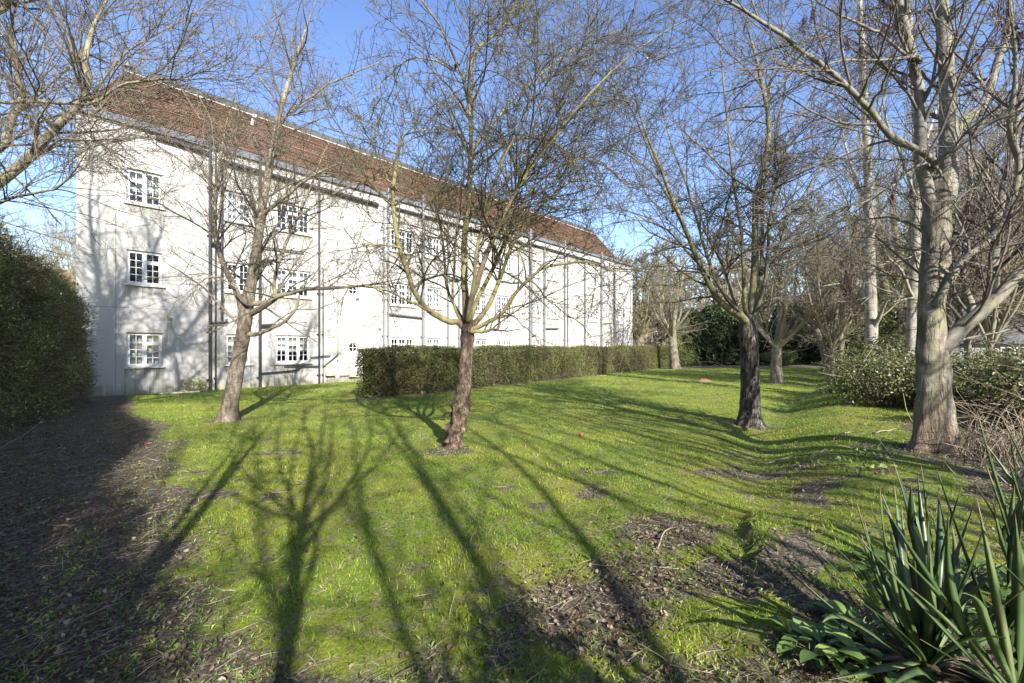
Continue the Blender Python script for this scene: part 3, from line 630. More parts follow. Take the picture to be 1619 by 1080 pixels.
def hedge(root, pts, hts, thick, n, leaf, mat, seed, rough=0.08, jag=0.25, lean=None, twigs=0, out=1.0, flat=0.55, bare=0.0):
    """clipped hedge: pts = front foot line (front is on the right of travel), hts = height at each point"""
    rng = np.random.default_rng(seed)
    P = np.asarray(pts, float); L = np.hypot(*(P[1:] - P[:-1]).T); C = np.concatenate([[0], np.cumsum(L)]); tot = C[-1]
    H = lambda s: np.interp(s, C, hts)
    wts = np.array([tot * np.mean(hts), tot * thick, thick * hts[0] * 1.3, thick * hts[-1]]); wts /= wts.sum()
    face = rng.choice(4, n, p=wts)
    s = rng.random(n) * tot; v = rng.random(n); u = rng.random(n)
    s = np.where(face == 2, 0, s); s = np.where(face == 3, tot, s)
    p, d, _ = path_frame(pts, s); side = np.stack([-d[:, 1], d[:, 0]], -1)          # into the hedge
    h = H(s) * (1 + (.35 * rough if bare else .03) * (fbm(s * 1.3 + seed, s * 0 + 2, 66) - .5)); depth = np.where(face == 0, 0.0, u * thick); zz = np.where(face == 1, 1.0, v) * h
    bulge = (fbm(s * 1.1 + seed, zz * 1.4, 70 + seed) - 0.5) * 2 * rough + (fbm(s * 4, zz * 4 + seed, 80) - .5) * rough
    inn = np.abs(rng.normal(0, jag * 0.4, n)) - rng.random(n) * jag * 0.25
    nd = np.zeros((n, 3))
    nd[face == 0, :2] = -side[face == 0]; nd[face == 1, 2] = 1; nd[face == 2, :2] = -d[face == 2]; nd[face == 3, :2] = d[face == 3]
    pos = np.concatenate([p + side * depth[:, None], zz[:, None]], 1)
    rc = np.minimum(depth, thick - depth) if False else 0
    edge = np.clip(1 - (h - zz) / 0.25, 0, 1) * (face == 0); pos[:, :2] += side * (edge ** 2 * 0.14)[:, None]
    pos += nd * (bulge - inn)[:, None]
    if lean is not None: pos[:, :2] += side * (lean * pos[:, 2])[:, None]
    pos[:, 2] += ground_z(pos[:, 0], pos[:, 1]); 
    nr = nd * out + rng.normal(0, flat, (n, 3)) + np.array([0, 0, 0.25])
    sz = leaf * (0.6 + 0.8 * rng.random(n))
    low = sstep(.62, .18, zz + .3 * (fbm(s * 1.3, zz * 2, 61) - .5)) * bare
    sz = np.where(rng.random(n) < low, sz * .02, sz)
    V, T = leaf_shapes(rng, pos, sz, 0.25, 0.55, norm(nr))
    pt = fbm(s * 0.8, zz * 0.9 + 3, 90 + seed)
    tint = np.clip(0.15 + 0.75 * rng.random(n) * (0.5 + pt) + 0.35 * (pt - 0.5) + 0.15 * (face == 1), 0, 1)
    build('foliage', V, T, mat, root, tint=np.tile(tint, 2))
    # opaque dark core: shade deep inside the leaf shell, put into its colour
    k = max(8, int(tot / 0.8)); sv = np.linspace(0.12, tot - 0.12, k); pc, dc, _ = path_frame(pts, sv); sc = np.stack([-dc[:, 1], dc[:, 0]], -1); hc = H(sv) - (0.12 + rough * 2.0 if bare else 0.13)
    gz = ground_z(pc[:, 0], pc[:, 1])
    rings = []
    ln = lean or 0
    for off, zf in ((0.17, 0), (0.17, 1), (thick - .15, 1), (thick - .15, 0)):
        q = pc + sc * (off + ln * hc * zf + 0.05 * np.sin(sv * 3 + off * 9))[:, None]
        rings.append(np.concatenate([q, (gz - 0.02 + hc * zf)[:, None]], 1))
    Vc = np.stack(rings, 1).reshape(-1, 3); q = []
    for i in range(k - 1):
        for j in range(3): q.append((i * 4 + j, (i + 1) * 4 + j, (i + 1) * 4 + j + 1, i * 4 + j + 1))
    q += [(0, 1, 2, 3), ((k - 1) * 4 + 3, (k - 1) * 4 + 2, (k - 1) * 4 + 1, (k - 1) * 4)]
    build('dark_core', Vc, np.array(q), M_CORE, root)
    if twigs:
        m = twigs; s = rng.random(m) * tot; p, d, _ = path_frame(pts, s); side = np.stack([-d[:, 1], d[:, 0]], -1); z0 = rng.random(m) ** 1.3 * H(s) * 0.97
        o0 = np.concatenate([p + side * (0.16 + (lean or 0) * z0)[:, None], z0[:, None]], 1); o0[:, 2] += ground_z(o0[:, 0], o0[:, 1])
        tp = rng.random(m) < .14; dd_ = rng.random(m) * thick * .8
        o0[tp, :2] += side[tp] * dd_[tp, None]; o0[tp, 2] = (H(s) - .1)[tp]
        dr = np.concatenate([-side + rng.normal(0, .6, (m, 2)), rng.normal(.35, .6, (m, 1))], 1); dr[tp] = dr[tp] * [.4, .4, 1] + np.array([0, 0, 1.6]); dr = norm(dr); ln_ = (0.15 + .35 * rng.random(m))
        p1 = o0 + dr * (ln_ * .5)[:, None]; p2 = p1 + (dr + rng.normal(0, .4, (m, 3))) * (ln_ * .5)[:, None]
        p1[:, 2] = np.maximum(p1[:, 2], .03); p2[:, 2] = np.maximum(p2[:, 2], .02)
        V, Qd = tubes(np.stack([o0, p1, p2], 1), np.tile([.006, .004, .002], (m, 1)), 3)
        build('twigs', V, Qd, M_TWIGB, root, tint=np.repeat(rng.random(m), 6))

hd_dir = norm(HEDGE_B - HEDGE_A)
cut = HEDGE_A + hd_dir * 26.0
r1 = tag(empty('clipped_hedge', (0, 0, 0)), 'long clipped brownish green hedge running beside the white building', 'hedge')
hedge(r1, [tuple(HEDGE_A), tuple(HEDGE_A + hd_dir * 9), tuple(cut)], [1.50, 1.56, 1.62], .78, 120000, 0.058, M_HEDGE, 1, twigs=5000, rough=.11, jag=.35)
r2 = tag(empty('clipped_hedge', (0, 0, 0)), 'short separate hedge block past the dark gap at the far end of the long hedge', 'hedge')
hedge(r2, [tuple(cut + hd_dir * .45), tuple(cut + hd_dir * 3.8)], [1.6, 1.55], .78, 11000, 0.07, M_HEDGE, 2)

# tall unclipped boundary hedge on the left, carrying on past the photographer
LH = [(-12.15, 13.1), (-10.5, 10.6), (-8.8, 7.6), (-7.05, 4.9), (-3.35, 0.9), (-1.75, -1.7), (1.4, -4.6)]
LHp = list(reversed(LH))                                    # travel so that the front lies on the right
r3 = tag(empty('tall_hedge', (0, 0, 0)), 'tall unclipped dark green hedge with bare twiggy base along the left edge', 'hedge')
hedge(r3, LHp, [4.5, 4.9, 4.9, 4.4, 3.95, 3.45, 2.8], 1.5, 130000, 0.055, M_IVY, 3, rough=0.3, jag=0.7, lean=0.03, twigs=26000, flat=.7, bare=.75)

def crown_leaves(rng, n, center, rad, leaf, mat, root, name='foliage', clumps=26, droop=0.0, ratio=.5, shell=0.55, zmin=None, crad=(.22, .45)):
    """leaf clumps spread through an ellipsoid"""
    center = np.asarray(center, float); rad = np.asarray(rad, float)
    dirs = norm(rng.normal(size=(clumps, 3))); cpos = dirs * (shell + (1 - shell) * rng.random((clumps, 1)) ** .6) * 0.85; cr = crad[0] + (crad[1] - crad[0]) * rng.random(clumps)
    ci = rng.choice(clumps, n, p=cr**2 / (cr**2).sum()); dd = norm(rng.normal(size=(n, 3))); q = cpos[ci] + dd * (cr[ci] * (0.45 + .55 * rng.random(n) ** .5))[:, None]
    pos = center + q * rad
    if zmin is not None: pos[:, 2] = np.maximum(pos[:, 2], zmin + .1 * rng.random(n))
    nr = norm(dd + 0.3 * q + np.array([0, 0, .3 - droop]) + rng.normal(0, .4, (n, 3)))
    V, T = leaf_shapes(rng, pos, leaf * (.6 + .8 * rng.random(n)), .3, ratio, nr)
    ct = rng.random(clumps)
    tint = np.clip(.1 + .65 * rng.random(n) + .3 * (ct[ci] - .3), 0, 1)
    return build(name, V, T, mat, root, tint=np.tile(tint, 2))

def conifer(x, y, h, r, label, seed, n=11000, leaf=.22):
    r *= 1.2; h *= 1.08
    """dense columnar conifer: flattened sprays on a dark inner cone, trunk below"""
    rng = np.random.default_rng(seed); z0 = float(ground_z(x, y))
    root = tag(empty('conifer', (x, y, z0)), label, 'conifer tree', 'dark conifers at the far end of the lawn')
    v = rng.random(n) ** .9; th = rng.random(n) * 2 * np.pi
    prof = r * np.minimum(1, 1.25 * (1 - v) ** .45) * (0.85 + .35 * fbm(th * 1.9 + seed, v * 9, 120 + seed % 7))
    rr = prof * (0.8 + .28 * rng.random(n)); z = .15 + v * h
    pos = np.stack([np.cos(th) * rr, np.sin(th) * rr, z], -1)
    ax = np.stack([np.cos(th), np.sin(th), rng.normal(-.1, .35, n)], -1)
    nr = np.stack([np.cos(th) * .5, np.sin(th) * .5, np.ones(n)], -1) + rng.normal(0, .35, (n, 3))
    V, T = leaf_shapes(rng, pos, leaf * (.6 + .9 * rng.random(n)), .15, .5, nr, ax)
    build('foliage', V, T, M_CONIF, root, tint=np.tile(np.clip(rng.random(n) ** 1.3 * (.6 + .8 * fbm(th * 3, z * 1.5, 130)), 0, 1), 2))
    k = 10; zz = np.linspace(0.3, h * .93, k); q = MB(); q.tube([(0, 0, a) for a in zz], [max(.08, r * .76 * min(1, 1.25 * (1 - a / h) ** .45)) for a in zz], 10); q.build('dark_core', M_CORE, root, smooth=True)  # solid dark core standing in for the shaded inside of the tree
    q = MB(); q.tube([(0, 0, -.2), (0, 0, h * .4)], [.22, .15], 8); q.build('trunk', M_CORE, root)
CON = [(16.0, 41.0, 4.6, 1.5), (18.2, 41.5, 4.9, 1.5), (20.4, 42.0, 4.7, 1.5), (22.4, 42.2, 4.4, 1.3),
       (25.3, 42.0, 5.2, 1.4), (27.4, 42.3, 5.6, 1.5), (29.5, 42.0, 5.6, 1.5), (31.6, 41.5, 5.2, 1.5)]
CLAB = ['leftmost dark conifer of the far screen, just right of the short hedge block', 'dark conifer second from left in the far screen', 'dark conifer third from left in the far screen, behind the near dark trunk', 'narrower dark conifer just left of the gap showing the pale garage',
        'dark conifer just right of the gap showing the pale garage', 'tall dark conifer behind the slim leaning trunk', 'tall dark conifer right of the slim leaning trunk', 'rightmost dark conifer of the far screen, beside the white birch trunk']
for i, ((x_, y_, h_, r_), lb) in enumerate(zip(CON, CLAB)): conifer(x_, y_, h_, r_, lb, 300 + i)

def shrub(name, label, cat, x, y, rad, n, leaf, mat, seed, stems=14, group=None, ratio=.5, clumps=30, smat=None, core=True):
    rng = np.random.default_rng(seed); z0 = float(ground_z(x, y))
    root = tag(empty(name, (x, y, z0)), label, cat, group)
    crown_leaves(rng, n, (0, 0, rad[2] * .55), (rad[0], rad[1], rad[2] * .62), leaf, mat, root, clumps=clumps, ratio=ratio, zmin=.03)
    q = []
    e = norm(np.concatenate([rng.normal(size=(stems, 2)), np.abs(rng.normal(.9, .4, (stems, 1)))], 1)) * np.array(rad) * (.7 + .75 * rng.random((stems, 1)))
    b = np.concatenate([rng.normal(0, .18, (stems, 2)) * rad[0], np.full((stems, 1), -.05)], 1)
    mid = b + (e - b) * .5 + np.array([0, 0, .18]) * rad[2]
    V, Qd = tubes(np.stack([catmull([b[i], mid[i], b[i] + (e[i] - b[i])], 8) for i in range(stems)]), np.tile(np.linspace(.011, .004, 8), (stems, 1)), 4)
    build('stems', V, Qd, smat or M_TWIGB, root, tint=np.repeat(rng.random(stems), 7 * 4))
    return root
# bramble thicket on the bank
BR = [(8.3, 10.2, (1.3, 1.1, 1.05), 'low pale green bramble bush at the near left end of the thicket'), (9.6, 11.8, (1.4, 1.3, 1.25), 'bramble bush with pinkish stems behind the foremost one'),
      (11.2, 13.6, (1.5, 1.4, 1.4), 'tallest bramble bush in front of the slim white trunk'), (9.2, 9.2, (1.1, 1.0, 1.0), 'leafy bramble bush just left of the big pale trunk'),
      (7.6, 6.6, (1.0, .8, .85), 'bramble bush with yellow tinged leaves just right of the big pale trunk'), (9.2, 7.6, (1.2, 1.0, 1.0), 'dark green bramble bush by the right edge behind the big pale trunk'),
      (12.2, 11.2, (1.5, 1.3, 1.15), 'bramble bush at the right edge beneath the grey roof')]
for i, (x_, y_, rad, lb) in enumerate(BR):
    shrub('bramble_bush', lb, 'bramble', x_, y_, rad, 6500, .062, M_BRAMB, 400 + i, 60, 'bramble bushes on the bank', .6, 40)
shrub('laurel_bush', 'round evergreen bush behind the far left end of the leaning trunk', 'bush', 22.8, 39.0, (1.4, 1.2, 1.2), 4000, .12, M_IVY, 440)
shrub('evergreen_bush', 'light green bush between the short hedge block and the dark conifers', 'bush', 14.3, 38.6, (1.5, 1.2, 2.3), 6000, .10, M_IVY, 441)
shrub('evergreen_shrub', 'broad evergreen shrub behind the photographer', 'shrub', 1.75, -1.35, (1.0, .8, 2.25), 4500, .08, M_IVY, 442)
shrub('wall_shrub', 'small leafy plant growing at the foot of the white wall', 'plant', *wall_pt(3.0, .22)[:2], (.5, .2, .42), 900, .05, M_IVY, 443, 10)
# ------------------------------------------------------------------ bare trees
def bark_set(pre, c0, c1, c2, lichen, **k):
    return (bark(pre + '_trunk_bark', c0, c1, c2, lichen=k.get('tl'), scale=k.get('ts', 14), stretch=k.get('st', (1, 1, .35)), bands=k.get('bands', 0), bump=k.get('bump', .7), lich_amt=.5, cracks=k.get('cracks', 0), mottle=k.get('mottle', 0)),
            bark(pre + '_limb_bark', c1, c1, c2, lichen=lichen, scale=18, stretch=(1, 1, .6), bands=k.get('bands', 0) * .7, bump=.4, lich_amt=k.get('la', .45)),
            bark(pre + '_twig_bark', *k['tw'], scale=6, stretch=(1, 1, 1), bump=0))

def spawn(rng, P, R, per, u0, u1, ang, asd, ratio, lmin, lmax, k, wob, trop, rf, rmin, tip=0.35, upb=0.3, taper_len=0.6):
    """children of every branch in P (n,k,3): returns arrays of the next level"""
    n, kk, _ = P.shape
    seg = np.linalg.norm(P[:, 1:] - P[:, :-1], axis=-1); Ln = seg.sum(1)
    cnt = rng.poisson(np.asarray(per(Ln))) if callable(per) else np.full(n, per)
    idx = np.repeat(np.arange(n), cnt); m = len(idx)
    if m == 0: return np.zeros((0, k, 3)), np.zeros((0, k))
    u = u0 + (u1 - u0) * rng.random(m)
    f = u * (kk - 1); i = np.minimum(f.astype(int), kk - 2); f = f - i
    p = P[idx, i] * (1 - f)[:, None] + P[idx, i + 1] * f[:, None]; t = norm(P[idx, i + 1] - P[idx, i]); pr = R[idx, i] * (1 - f) + R[idx, i + 1] * f
    w = rng.normal(size=(m, 3)); w[:, 2] += upb; w = norm(w - t * np.sum(w * t, -1, keepdims=True))
    a = np.radians(rng.normal(ang, asd, m))[:, None]
    d = norm(np.cos(a) * t + np.sin(a) * w)
    L = np.clip(Ln[idx] * ratio * (1 - taper_len * u) * (.55 + .8 * rng.random(m)), lmin, lmax)
    r0 = np.minimum(np.minimum(np.maximum(pr * rf * (.7 + .4 * rng.random(m)), rmin), pr * .85 + .0005), .021)
    out = np.empty((m, k, 3)); out[:, 0] = p; step = (L / (k - 1))[:, None]
    for j in range(1, k):
        d = norm(d + rng.normal(0, wob, (m, 3)) + np.array([0, 0, trop]))
        out[:, j] = out[:, j - 1] + d * step
    fr = np.linspace(1, 0, k)
    return out, np.maximum(r0[:, None] * (tip + (1 - tip) * fr[None]), rmin * .6)

def buds(rng, P, size, per):                      # small spindle buds along twigs
    n, k, _ = P.shape; idx = np.repeat(np.arange(n), per); m = len(idx)
    i = rng.integers(1, k, m); p = P[idx, i]; t = norm(P[idx, i] - P[idx, i - 1] + rng.normal(0, .012, (m, 3)) )
    d = norm(t + rng.normal(0, .5, (m, 3))); s = size * (.6 + .7 * rng.random((m, 1)))
    return tubes(np.stack([p, p + d * s * .5, p + d * s], 1), np.stack([np.full(m, size * .1), np.full(m, size * .26), np.full(m, size * .03)], 1), 3)

def burrs(V, C, amp, f, seed, zmask):              # knobbly burrs pushed outward from the axis
    V = V.copy(); D = norm(V - C)
    for i in range(len(V)):
        p = Vector(V[i]) * f + Vector((seed, 0, 0))
        n1 = mnoise.noise(p); n2 = mnoise.noise(p * 2.3)
        V[i] += D[i] * amp * zmask(V[i][2]) * (max(0, n1 + .15) * 1.9 + .6 * n2 - .25)
    return V

def gnarl(V, amp, f, seed, zmask=None):
    V = V.copy()
    for i in range(len(V)):
        p = Vector(V[i]) * f + Vector((seed, 0, 0)); nn = mnoise.noise_vector(p)
        a = amp if zmask is None else amp * zmask(V[i][2])
        V[i] += np.array(nn) * a
    return V

def tree(name, label, base, trunk, trunk_r, limbs, mats, seed, levels, group=None, sides=20, gn=None, flare=None, budsize=0, extra_r=(.012, .004), sub_u=.25, npt=22, cat='tree'):
    """trunk: world points; limbs: list of (points, r0, r1). Parts: trunk, each main branch, crown of twigs."""
    rng = np.random.default_rng(seed); B = np.asarray(base, float)
    root = tag(empty(name, tuple(B)), label, cat, group)
    n = 80 if gn and len(gn) > 2 else 46; T = catmull(trunk, n); R = np.interp(np.linspace(0, 1, n), np.linspace(0, 1, len(trunk_r)), trunk_r)
    V, Qd = tubes(T[None], R[None], sides)
    if flare:                                     # root buttresses at the foot
        z = V[:, 2] - B[2]; c = T[np.repeat(np.arange(n), sides)]; an = np.arctan2(V[:, 1] - c[:, 1], V[:, 0] - c[:, 0])
        k = 1 + np.exp(-np.maximum(z, 0) / flare[1]) * flare[0] * (.6 + .5 * np.sin(an * 4 + seed) + .3 * np.sin(an * 7 + 2 * seed))
        V[:, :2] = c[:, :2] + (V[:, :2] - c[:, :2]) * k[:, None]
    if gn and len(gn) > 2: V = burrs(V, T[np.repeat(np.arange(n), sides)], gn[0], gn[1], seed, gn[2])
    elif gn: V = gnarl(V, gn[0], gn[1], seed)
    else: V = gnarl(V, np.mean(trunk_r) * .09, 4.0, seed)
    cap = len(V); V = np.vstack([V, T[-1] + np.array([0, 0, R[-1] * .6])])
    top = np.arange(sides) + (n - 1) * sides
    build('trunk', V - B, [Qd, np.stack([top, np.roll(top, -1), np.full(sides, cap)], -1)], mats[0], root, smooth=True)
    LP, LR = [], []
    axis_pts = T[T[:, 2] > T[0, 2] + .25 * (T[-1, 2] - T[0, 2])]
    for pts, r0, r1 in limbs:
        pts = [np.asarray(p_, float) for p_ in pts]
        dd = np.linalg.norm(axis_pts - pts[0], axis=1); j = int(dd.argmin())    # root the limb in whatever carries it
        if .015 < dd[j] < .8: pts = [axis_pts[j]] + pts
        C = catmull(pts, npt); rr = r0 + (r1 - r0) * np.linspace(0, 1, npt) ** .75
        rr = rr * np.interp(np.linspace(0, 1, npt), [0, .75, 1], [1, 1, .3]); axis_pts = np.vstack([axis_pts, C[1:-3]])
        C[2:] += np.cumsum(rng.normal(0, .010, (npt - 2, 3)), 0)
        m = 12 if r0 > .06 else 8
        Vl, Ql = tubes(C[None], rr[None], m)
        Vl = Vl + np.stack([np.interp(Vl[:, 2], [0, 1], [0, 0])] * 3, 1) + (rng.random((len(Vl), 1)) - .5) * .08 * r1
        build('branch', Vl - B, Ql, mats[1], root, smooth=True)
        LP.append(C); LR.append(rr)
    P, R = np.array(LP), np.array(LR)
    av, aq, off = [], [], 0; last = None; prevs = [(P, R)]
    for lv in levels:
        src = [prevs[j] for j in lv.pop('src', [-1])] if 'src' in lv else [prevs[-1]]
        sides_ = lv.pop('m', 3); acc_P, acc_R = [], []
        for sp, sr in src:
            p, r = spawn(rng, sp, sr, **lv)
            acc_P.append(p); acc_R.append(r)
        p, r = np.concatenate(acc_P), np.concatenate(acc_R); prevs.append((p, r))
        if len(p):
            v, q = tubes(p, r, sides_); av.append(v); aq.append(q + off); off += len(v)
    if budsize:
        p = prevs[-1][0]
        if len(p): v, q = buds(rng, p, budsize, 2); av.append(v); aq.append(q + off); off += len(v)
    if av: build('crown', np.vstack(av) - B, np.vstack(aq), mats[2], root, smooth=True)
    return root

B_CHERRY = bark_set('cherry', (0.045, 0.036, 0.028), (0.16, 0.132, 0.10), (0.33, 0.29, 0.235), (0.28, 0.265, 0.17), bands=.6, mottle=.6, tw=((0.06, 0.05, 0.036), (0.145, 0.125, 0.09), (0.26, 0.23, 0.17)), bump=.5)
B_APPLE = bark_set('gnarled', (0.05, 0.035, 0.026), (0.14, 0.10, 0.07), (0.31, 0.24, 0.175), (0.22, 0.21, 0.085), cracks=.5, mottle=.7, ts=16, st=(1, 1, .8), tw=((0.045, 0.038, 0.024), (0.11, 0.096, 0.056), (0.20, 0.178, 0.10)), bump=1.0, la=.40)
B_DARK = bark_set('fissured', (0.022, 0.020, 0.018), (0.10, 0.087, 0.07), (0.26, 0.23, 0.185), (0.20, 0.19, 0.085), cracks=.9, mottle=.5, ts=22, st=(1, 1, .22), tw=((0.045, 0.037, 0.027), (0.105, 0.09, 0.06), (0.185, 0.165, 0.11)), bump=1.2, la=.42)
B_PALE = bark_set('pale', (0.085, 0.075, 0.055), (0.19, 0.175, 0.14), (0.31, 0.295, 0.25), (0.19, 0.195, 0.10), ts=7, st=(1, 1, .45), bands=.4, tl=(0.20, 0.20, 0.125), cracks=.4, mottle=.6, tw=((0.06, 0.05, 0.042), (0.14, 0.12, 0.098), (0.25, 0.22, 0.18)), bump=.35, la=.5)
_m = bark('stringy_pale_bark', (0.08, 0.066, 0.046), (0.24, 0.21, 0.155), (0.40, 0.365, 0.295), scale=9, stretch=(1, 1, .4), bands=.35, bump=.7, lichen=(0.20, 0.20, 0.115), lich_amt=.48, cracks=.35, mottle=.6)
def stringy_base(m):                              # brown fibrous bark over the lowest metre
    t = m.node_tree; bs = t.nodes['Principled BSDF']; old = bs.inputs['Base Color'].links[0].from_socket
    H = NT.__new__(NT); H.m, H.t, H.p = m, t, bs
    fib = H.noise(H.coord((1, 1, .07)), 38, 5, .7, .2); z = H.n('SeparateXYZ', {0: H.coord()}).outputs[2]
    k = H.ramp(H.math('ADD', z, H.math('MULTIPLY', H.noise(H.coord((1, 1, .25)), 5, 4, .7), .9)), [(.75, .92), (1.5, 0.0)])
    H.set(bs.inputs['Base Color'], H.mix(k, old, H.ramp(fib, [(.3, (0.07, 0.047, 0.03)), (.5, (0.20, 0.15, 0.105)), (.7, (0.36, 0.295, 0.22))])))
    b2 = H.n('Bump', {'Height': H.math('MULTIPLY', fib, k), 'Strength': .9, 'Distance': .03}); b1 = bs.inputs['Normal'].links[0].from_node
    H.set(b2.inputs['Normal'], b1.outputs[0]); H.set(bs.inputs['Normal'], b2); return m
B_BIG = (stringy_base(_m),) + B_PALE[1:]
B_WHITE = bark_set('white', (0.11, 0.10, 0.075), (0.27, 0.25, 0.20), (0.42, 0.40, 0.34), (0.26, 0.26, 0.16), ts=6, st=(1, 1, .5), bands=.6, mottle=.25, tw=((0.10, 0.085, 0.065), (0.23, 0.20, 0.155), (0.38, 0.34, 0.27)), bump=.3, la=.52)
B_BACK = bark_set('plain', (0.07, 0.06, 0.045), (0.17, 0.15, 0.11), (0.28, 0.25, 0.19), (0.20, 0.19, 0.10), tw=((0.10, 0.086, 0.06), (0.21, 0.185, 0.12), (0.33, 0.295, 0.19)), bump=.5)

def tr(Y, *pp):                                   # traced limb: (px, py) or (px, py, Y)
    return [at(*(p if len(p) == 3 else (*p, Y))) for p in pp]
def lev(**k): return k
def lerpY(pp, y0, y1): return [at(p[0], p[1], y0 + (y1 - y0) * i / (len(pp) - 1)) for i, p in enumerate(pp)]

# --- the cherry on the left of the lawn
b = (-6.06, 9.7, float(ground_z(-6.06, 9.7)))
limbs = [
 (lerpY([(386,500),(374,462),(353,420),(342,380),(342,330),(347,270),(355,220),(363,185),(376,140)], 9.65, 9.2), .085, .014),
 (lerpY([(393,482),(402,430),(411,372),(418,320),(425,270),(432,225),(443,182),(456,138),(471,85),(490,30),(507,-20)], 9.7, 9.9), .135, .02),
 (lerpY([(418,337),(432,322),(447,310),(480,282),(512,266),(540,257),(580,235)], 9.75, 9.3), .06, .012),
 (lerpY([(440,195),(462,172),(483,157),(515,135),(545,122),(600,98),(640,88)], 9.85, 10.2), .036, .008),
 (lerpY([(432,475),(434,450),(440,422),(457,378),(470,345),(487,298),(505,250),(530,200)], 9.75, 10.3), .06, .012),
 (lerpY([(398,495),(425,482),(450,468),(490,459),(540,455),(600,450),(650,440)], 9.7, 8.8), .085, .016),
 (lerpY([(400,528),(425,521),(455,506),(472,482),(481,458),(500,430)], 9.65, 9.2), .055, .014),
 (lerpY([(376,516),(345,485),(310,450),(275,425),(250,410)], 9.65, 9.2), .032, .008),
 (lerpY([(412,375),(402,330),(385,270),(370,225),(352,190)], 9.8, 10.8), .03, .007),
 (lerpY([(470,345),(500,322),(540,300),(600,275),(640,262)], 9.9, 10.6), .03, .008),
 (lerpY([(397,470),(405,420),(420,380),(450,330),(470,260),(500,190)], 9.9, 11.8), .05, .01),
 (lerpY([(392,480),(370,450),(330,440),(290,470),(270,500)], 9.5, 8.4), .03, .007),
]
levL = lambda a, b_, c: [
  lev(per=lambda L: 1.2 * L, u0=.3, u1=.97, ang=38, asd=12, ratio=.5, lmin=.9, lmax=2.4, k=14, wob=.085, trop=.008, rf=.5, rmin=.008, m=6, upb=.2),
  lev(src=[-1, -2], per=lambda L: a * L, u0=.2, u1=1, ang=44, asd=14, ratio=.5, lmin=.5, lmax=1.6, k=10, wob=.10, trop=.0, rf=.5, rmin=.006, m=4, taper_len=.4),
  lev(src=[-1, -2], per=lambda L: b_ * L, u0=.1, u1=1, ang=44, asd=16, ratio=.5, lmin=.22, lmax=.8, k=7, wob=.12, trop=.0, rf=.6, rmin=.0044, m=3, taper_len=.4),
  lev(per=lambda L: c * L, u0=.12, u1=1, ang=44, asd=18, ratio=.45, lmin=.07, lmax=.3, k=4, wob=.15, trop=0, rf=.65, rmin=.003, m=3)]
levs = lambda a, b_, c: [
  lev(per=lambda L: 1.2 * L, u0=.2, u1=.97, ang=40, asd=12, ratio=.6, lmin=.8, lmax=2.2, k=14, wob=.085, trop=.012, rf=.5, rmin=.008, m=6, upb=.2),
  lev(src=[-1, -2], per=lambda L: a * L, u0=.15, u1=1, ang=46, asd=14, ratio=.55, lmin=.5, lmax=1.5, k=10, wob=.10, trop=-.004, rf=.5, rmin=.006, m=4, upb=.1, taper_len=.45),
  lev(src=[-1, -2], per=lambda L: b_ * L, u0=.1, u1=1, ang=46, asd=16, ratio=.5, lmin=.22, lmax=.75, k=7, wob=.12, trop=-.01, rf=.6, rmin=.0042, m=3, taper_len=.45),
  lev(per=lambda L: c * L, u0=.1, u1=1, ang=46, asd=18, ratio=.45, lmin=.07, lmax=.3, k=5, wob=.15, trop=0, rf=.65, rmin=.003, m=3)]
tree('cherry_tree', 'leaning smooth barked bare tree standing nearest the white wall on the left', b, lerpY([(358,672),(366,628),(377,570),(385,525),(391,478),(396,452)], 9.7, 9.7), [.19,.152,.142,.138,.132,.10], limbs, B_CHERRY, 11,
     levs(3.1, 4.6, 6), flare=(.35, .16), budsize=.016)

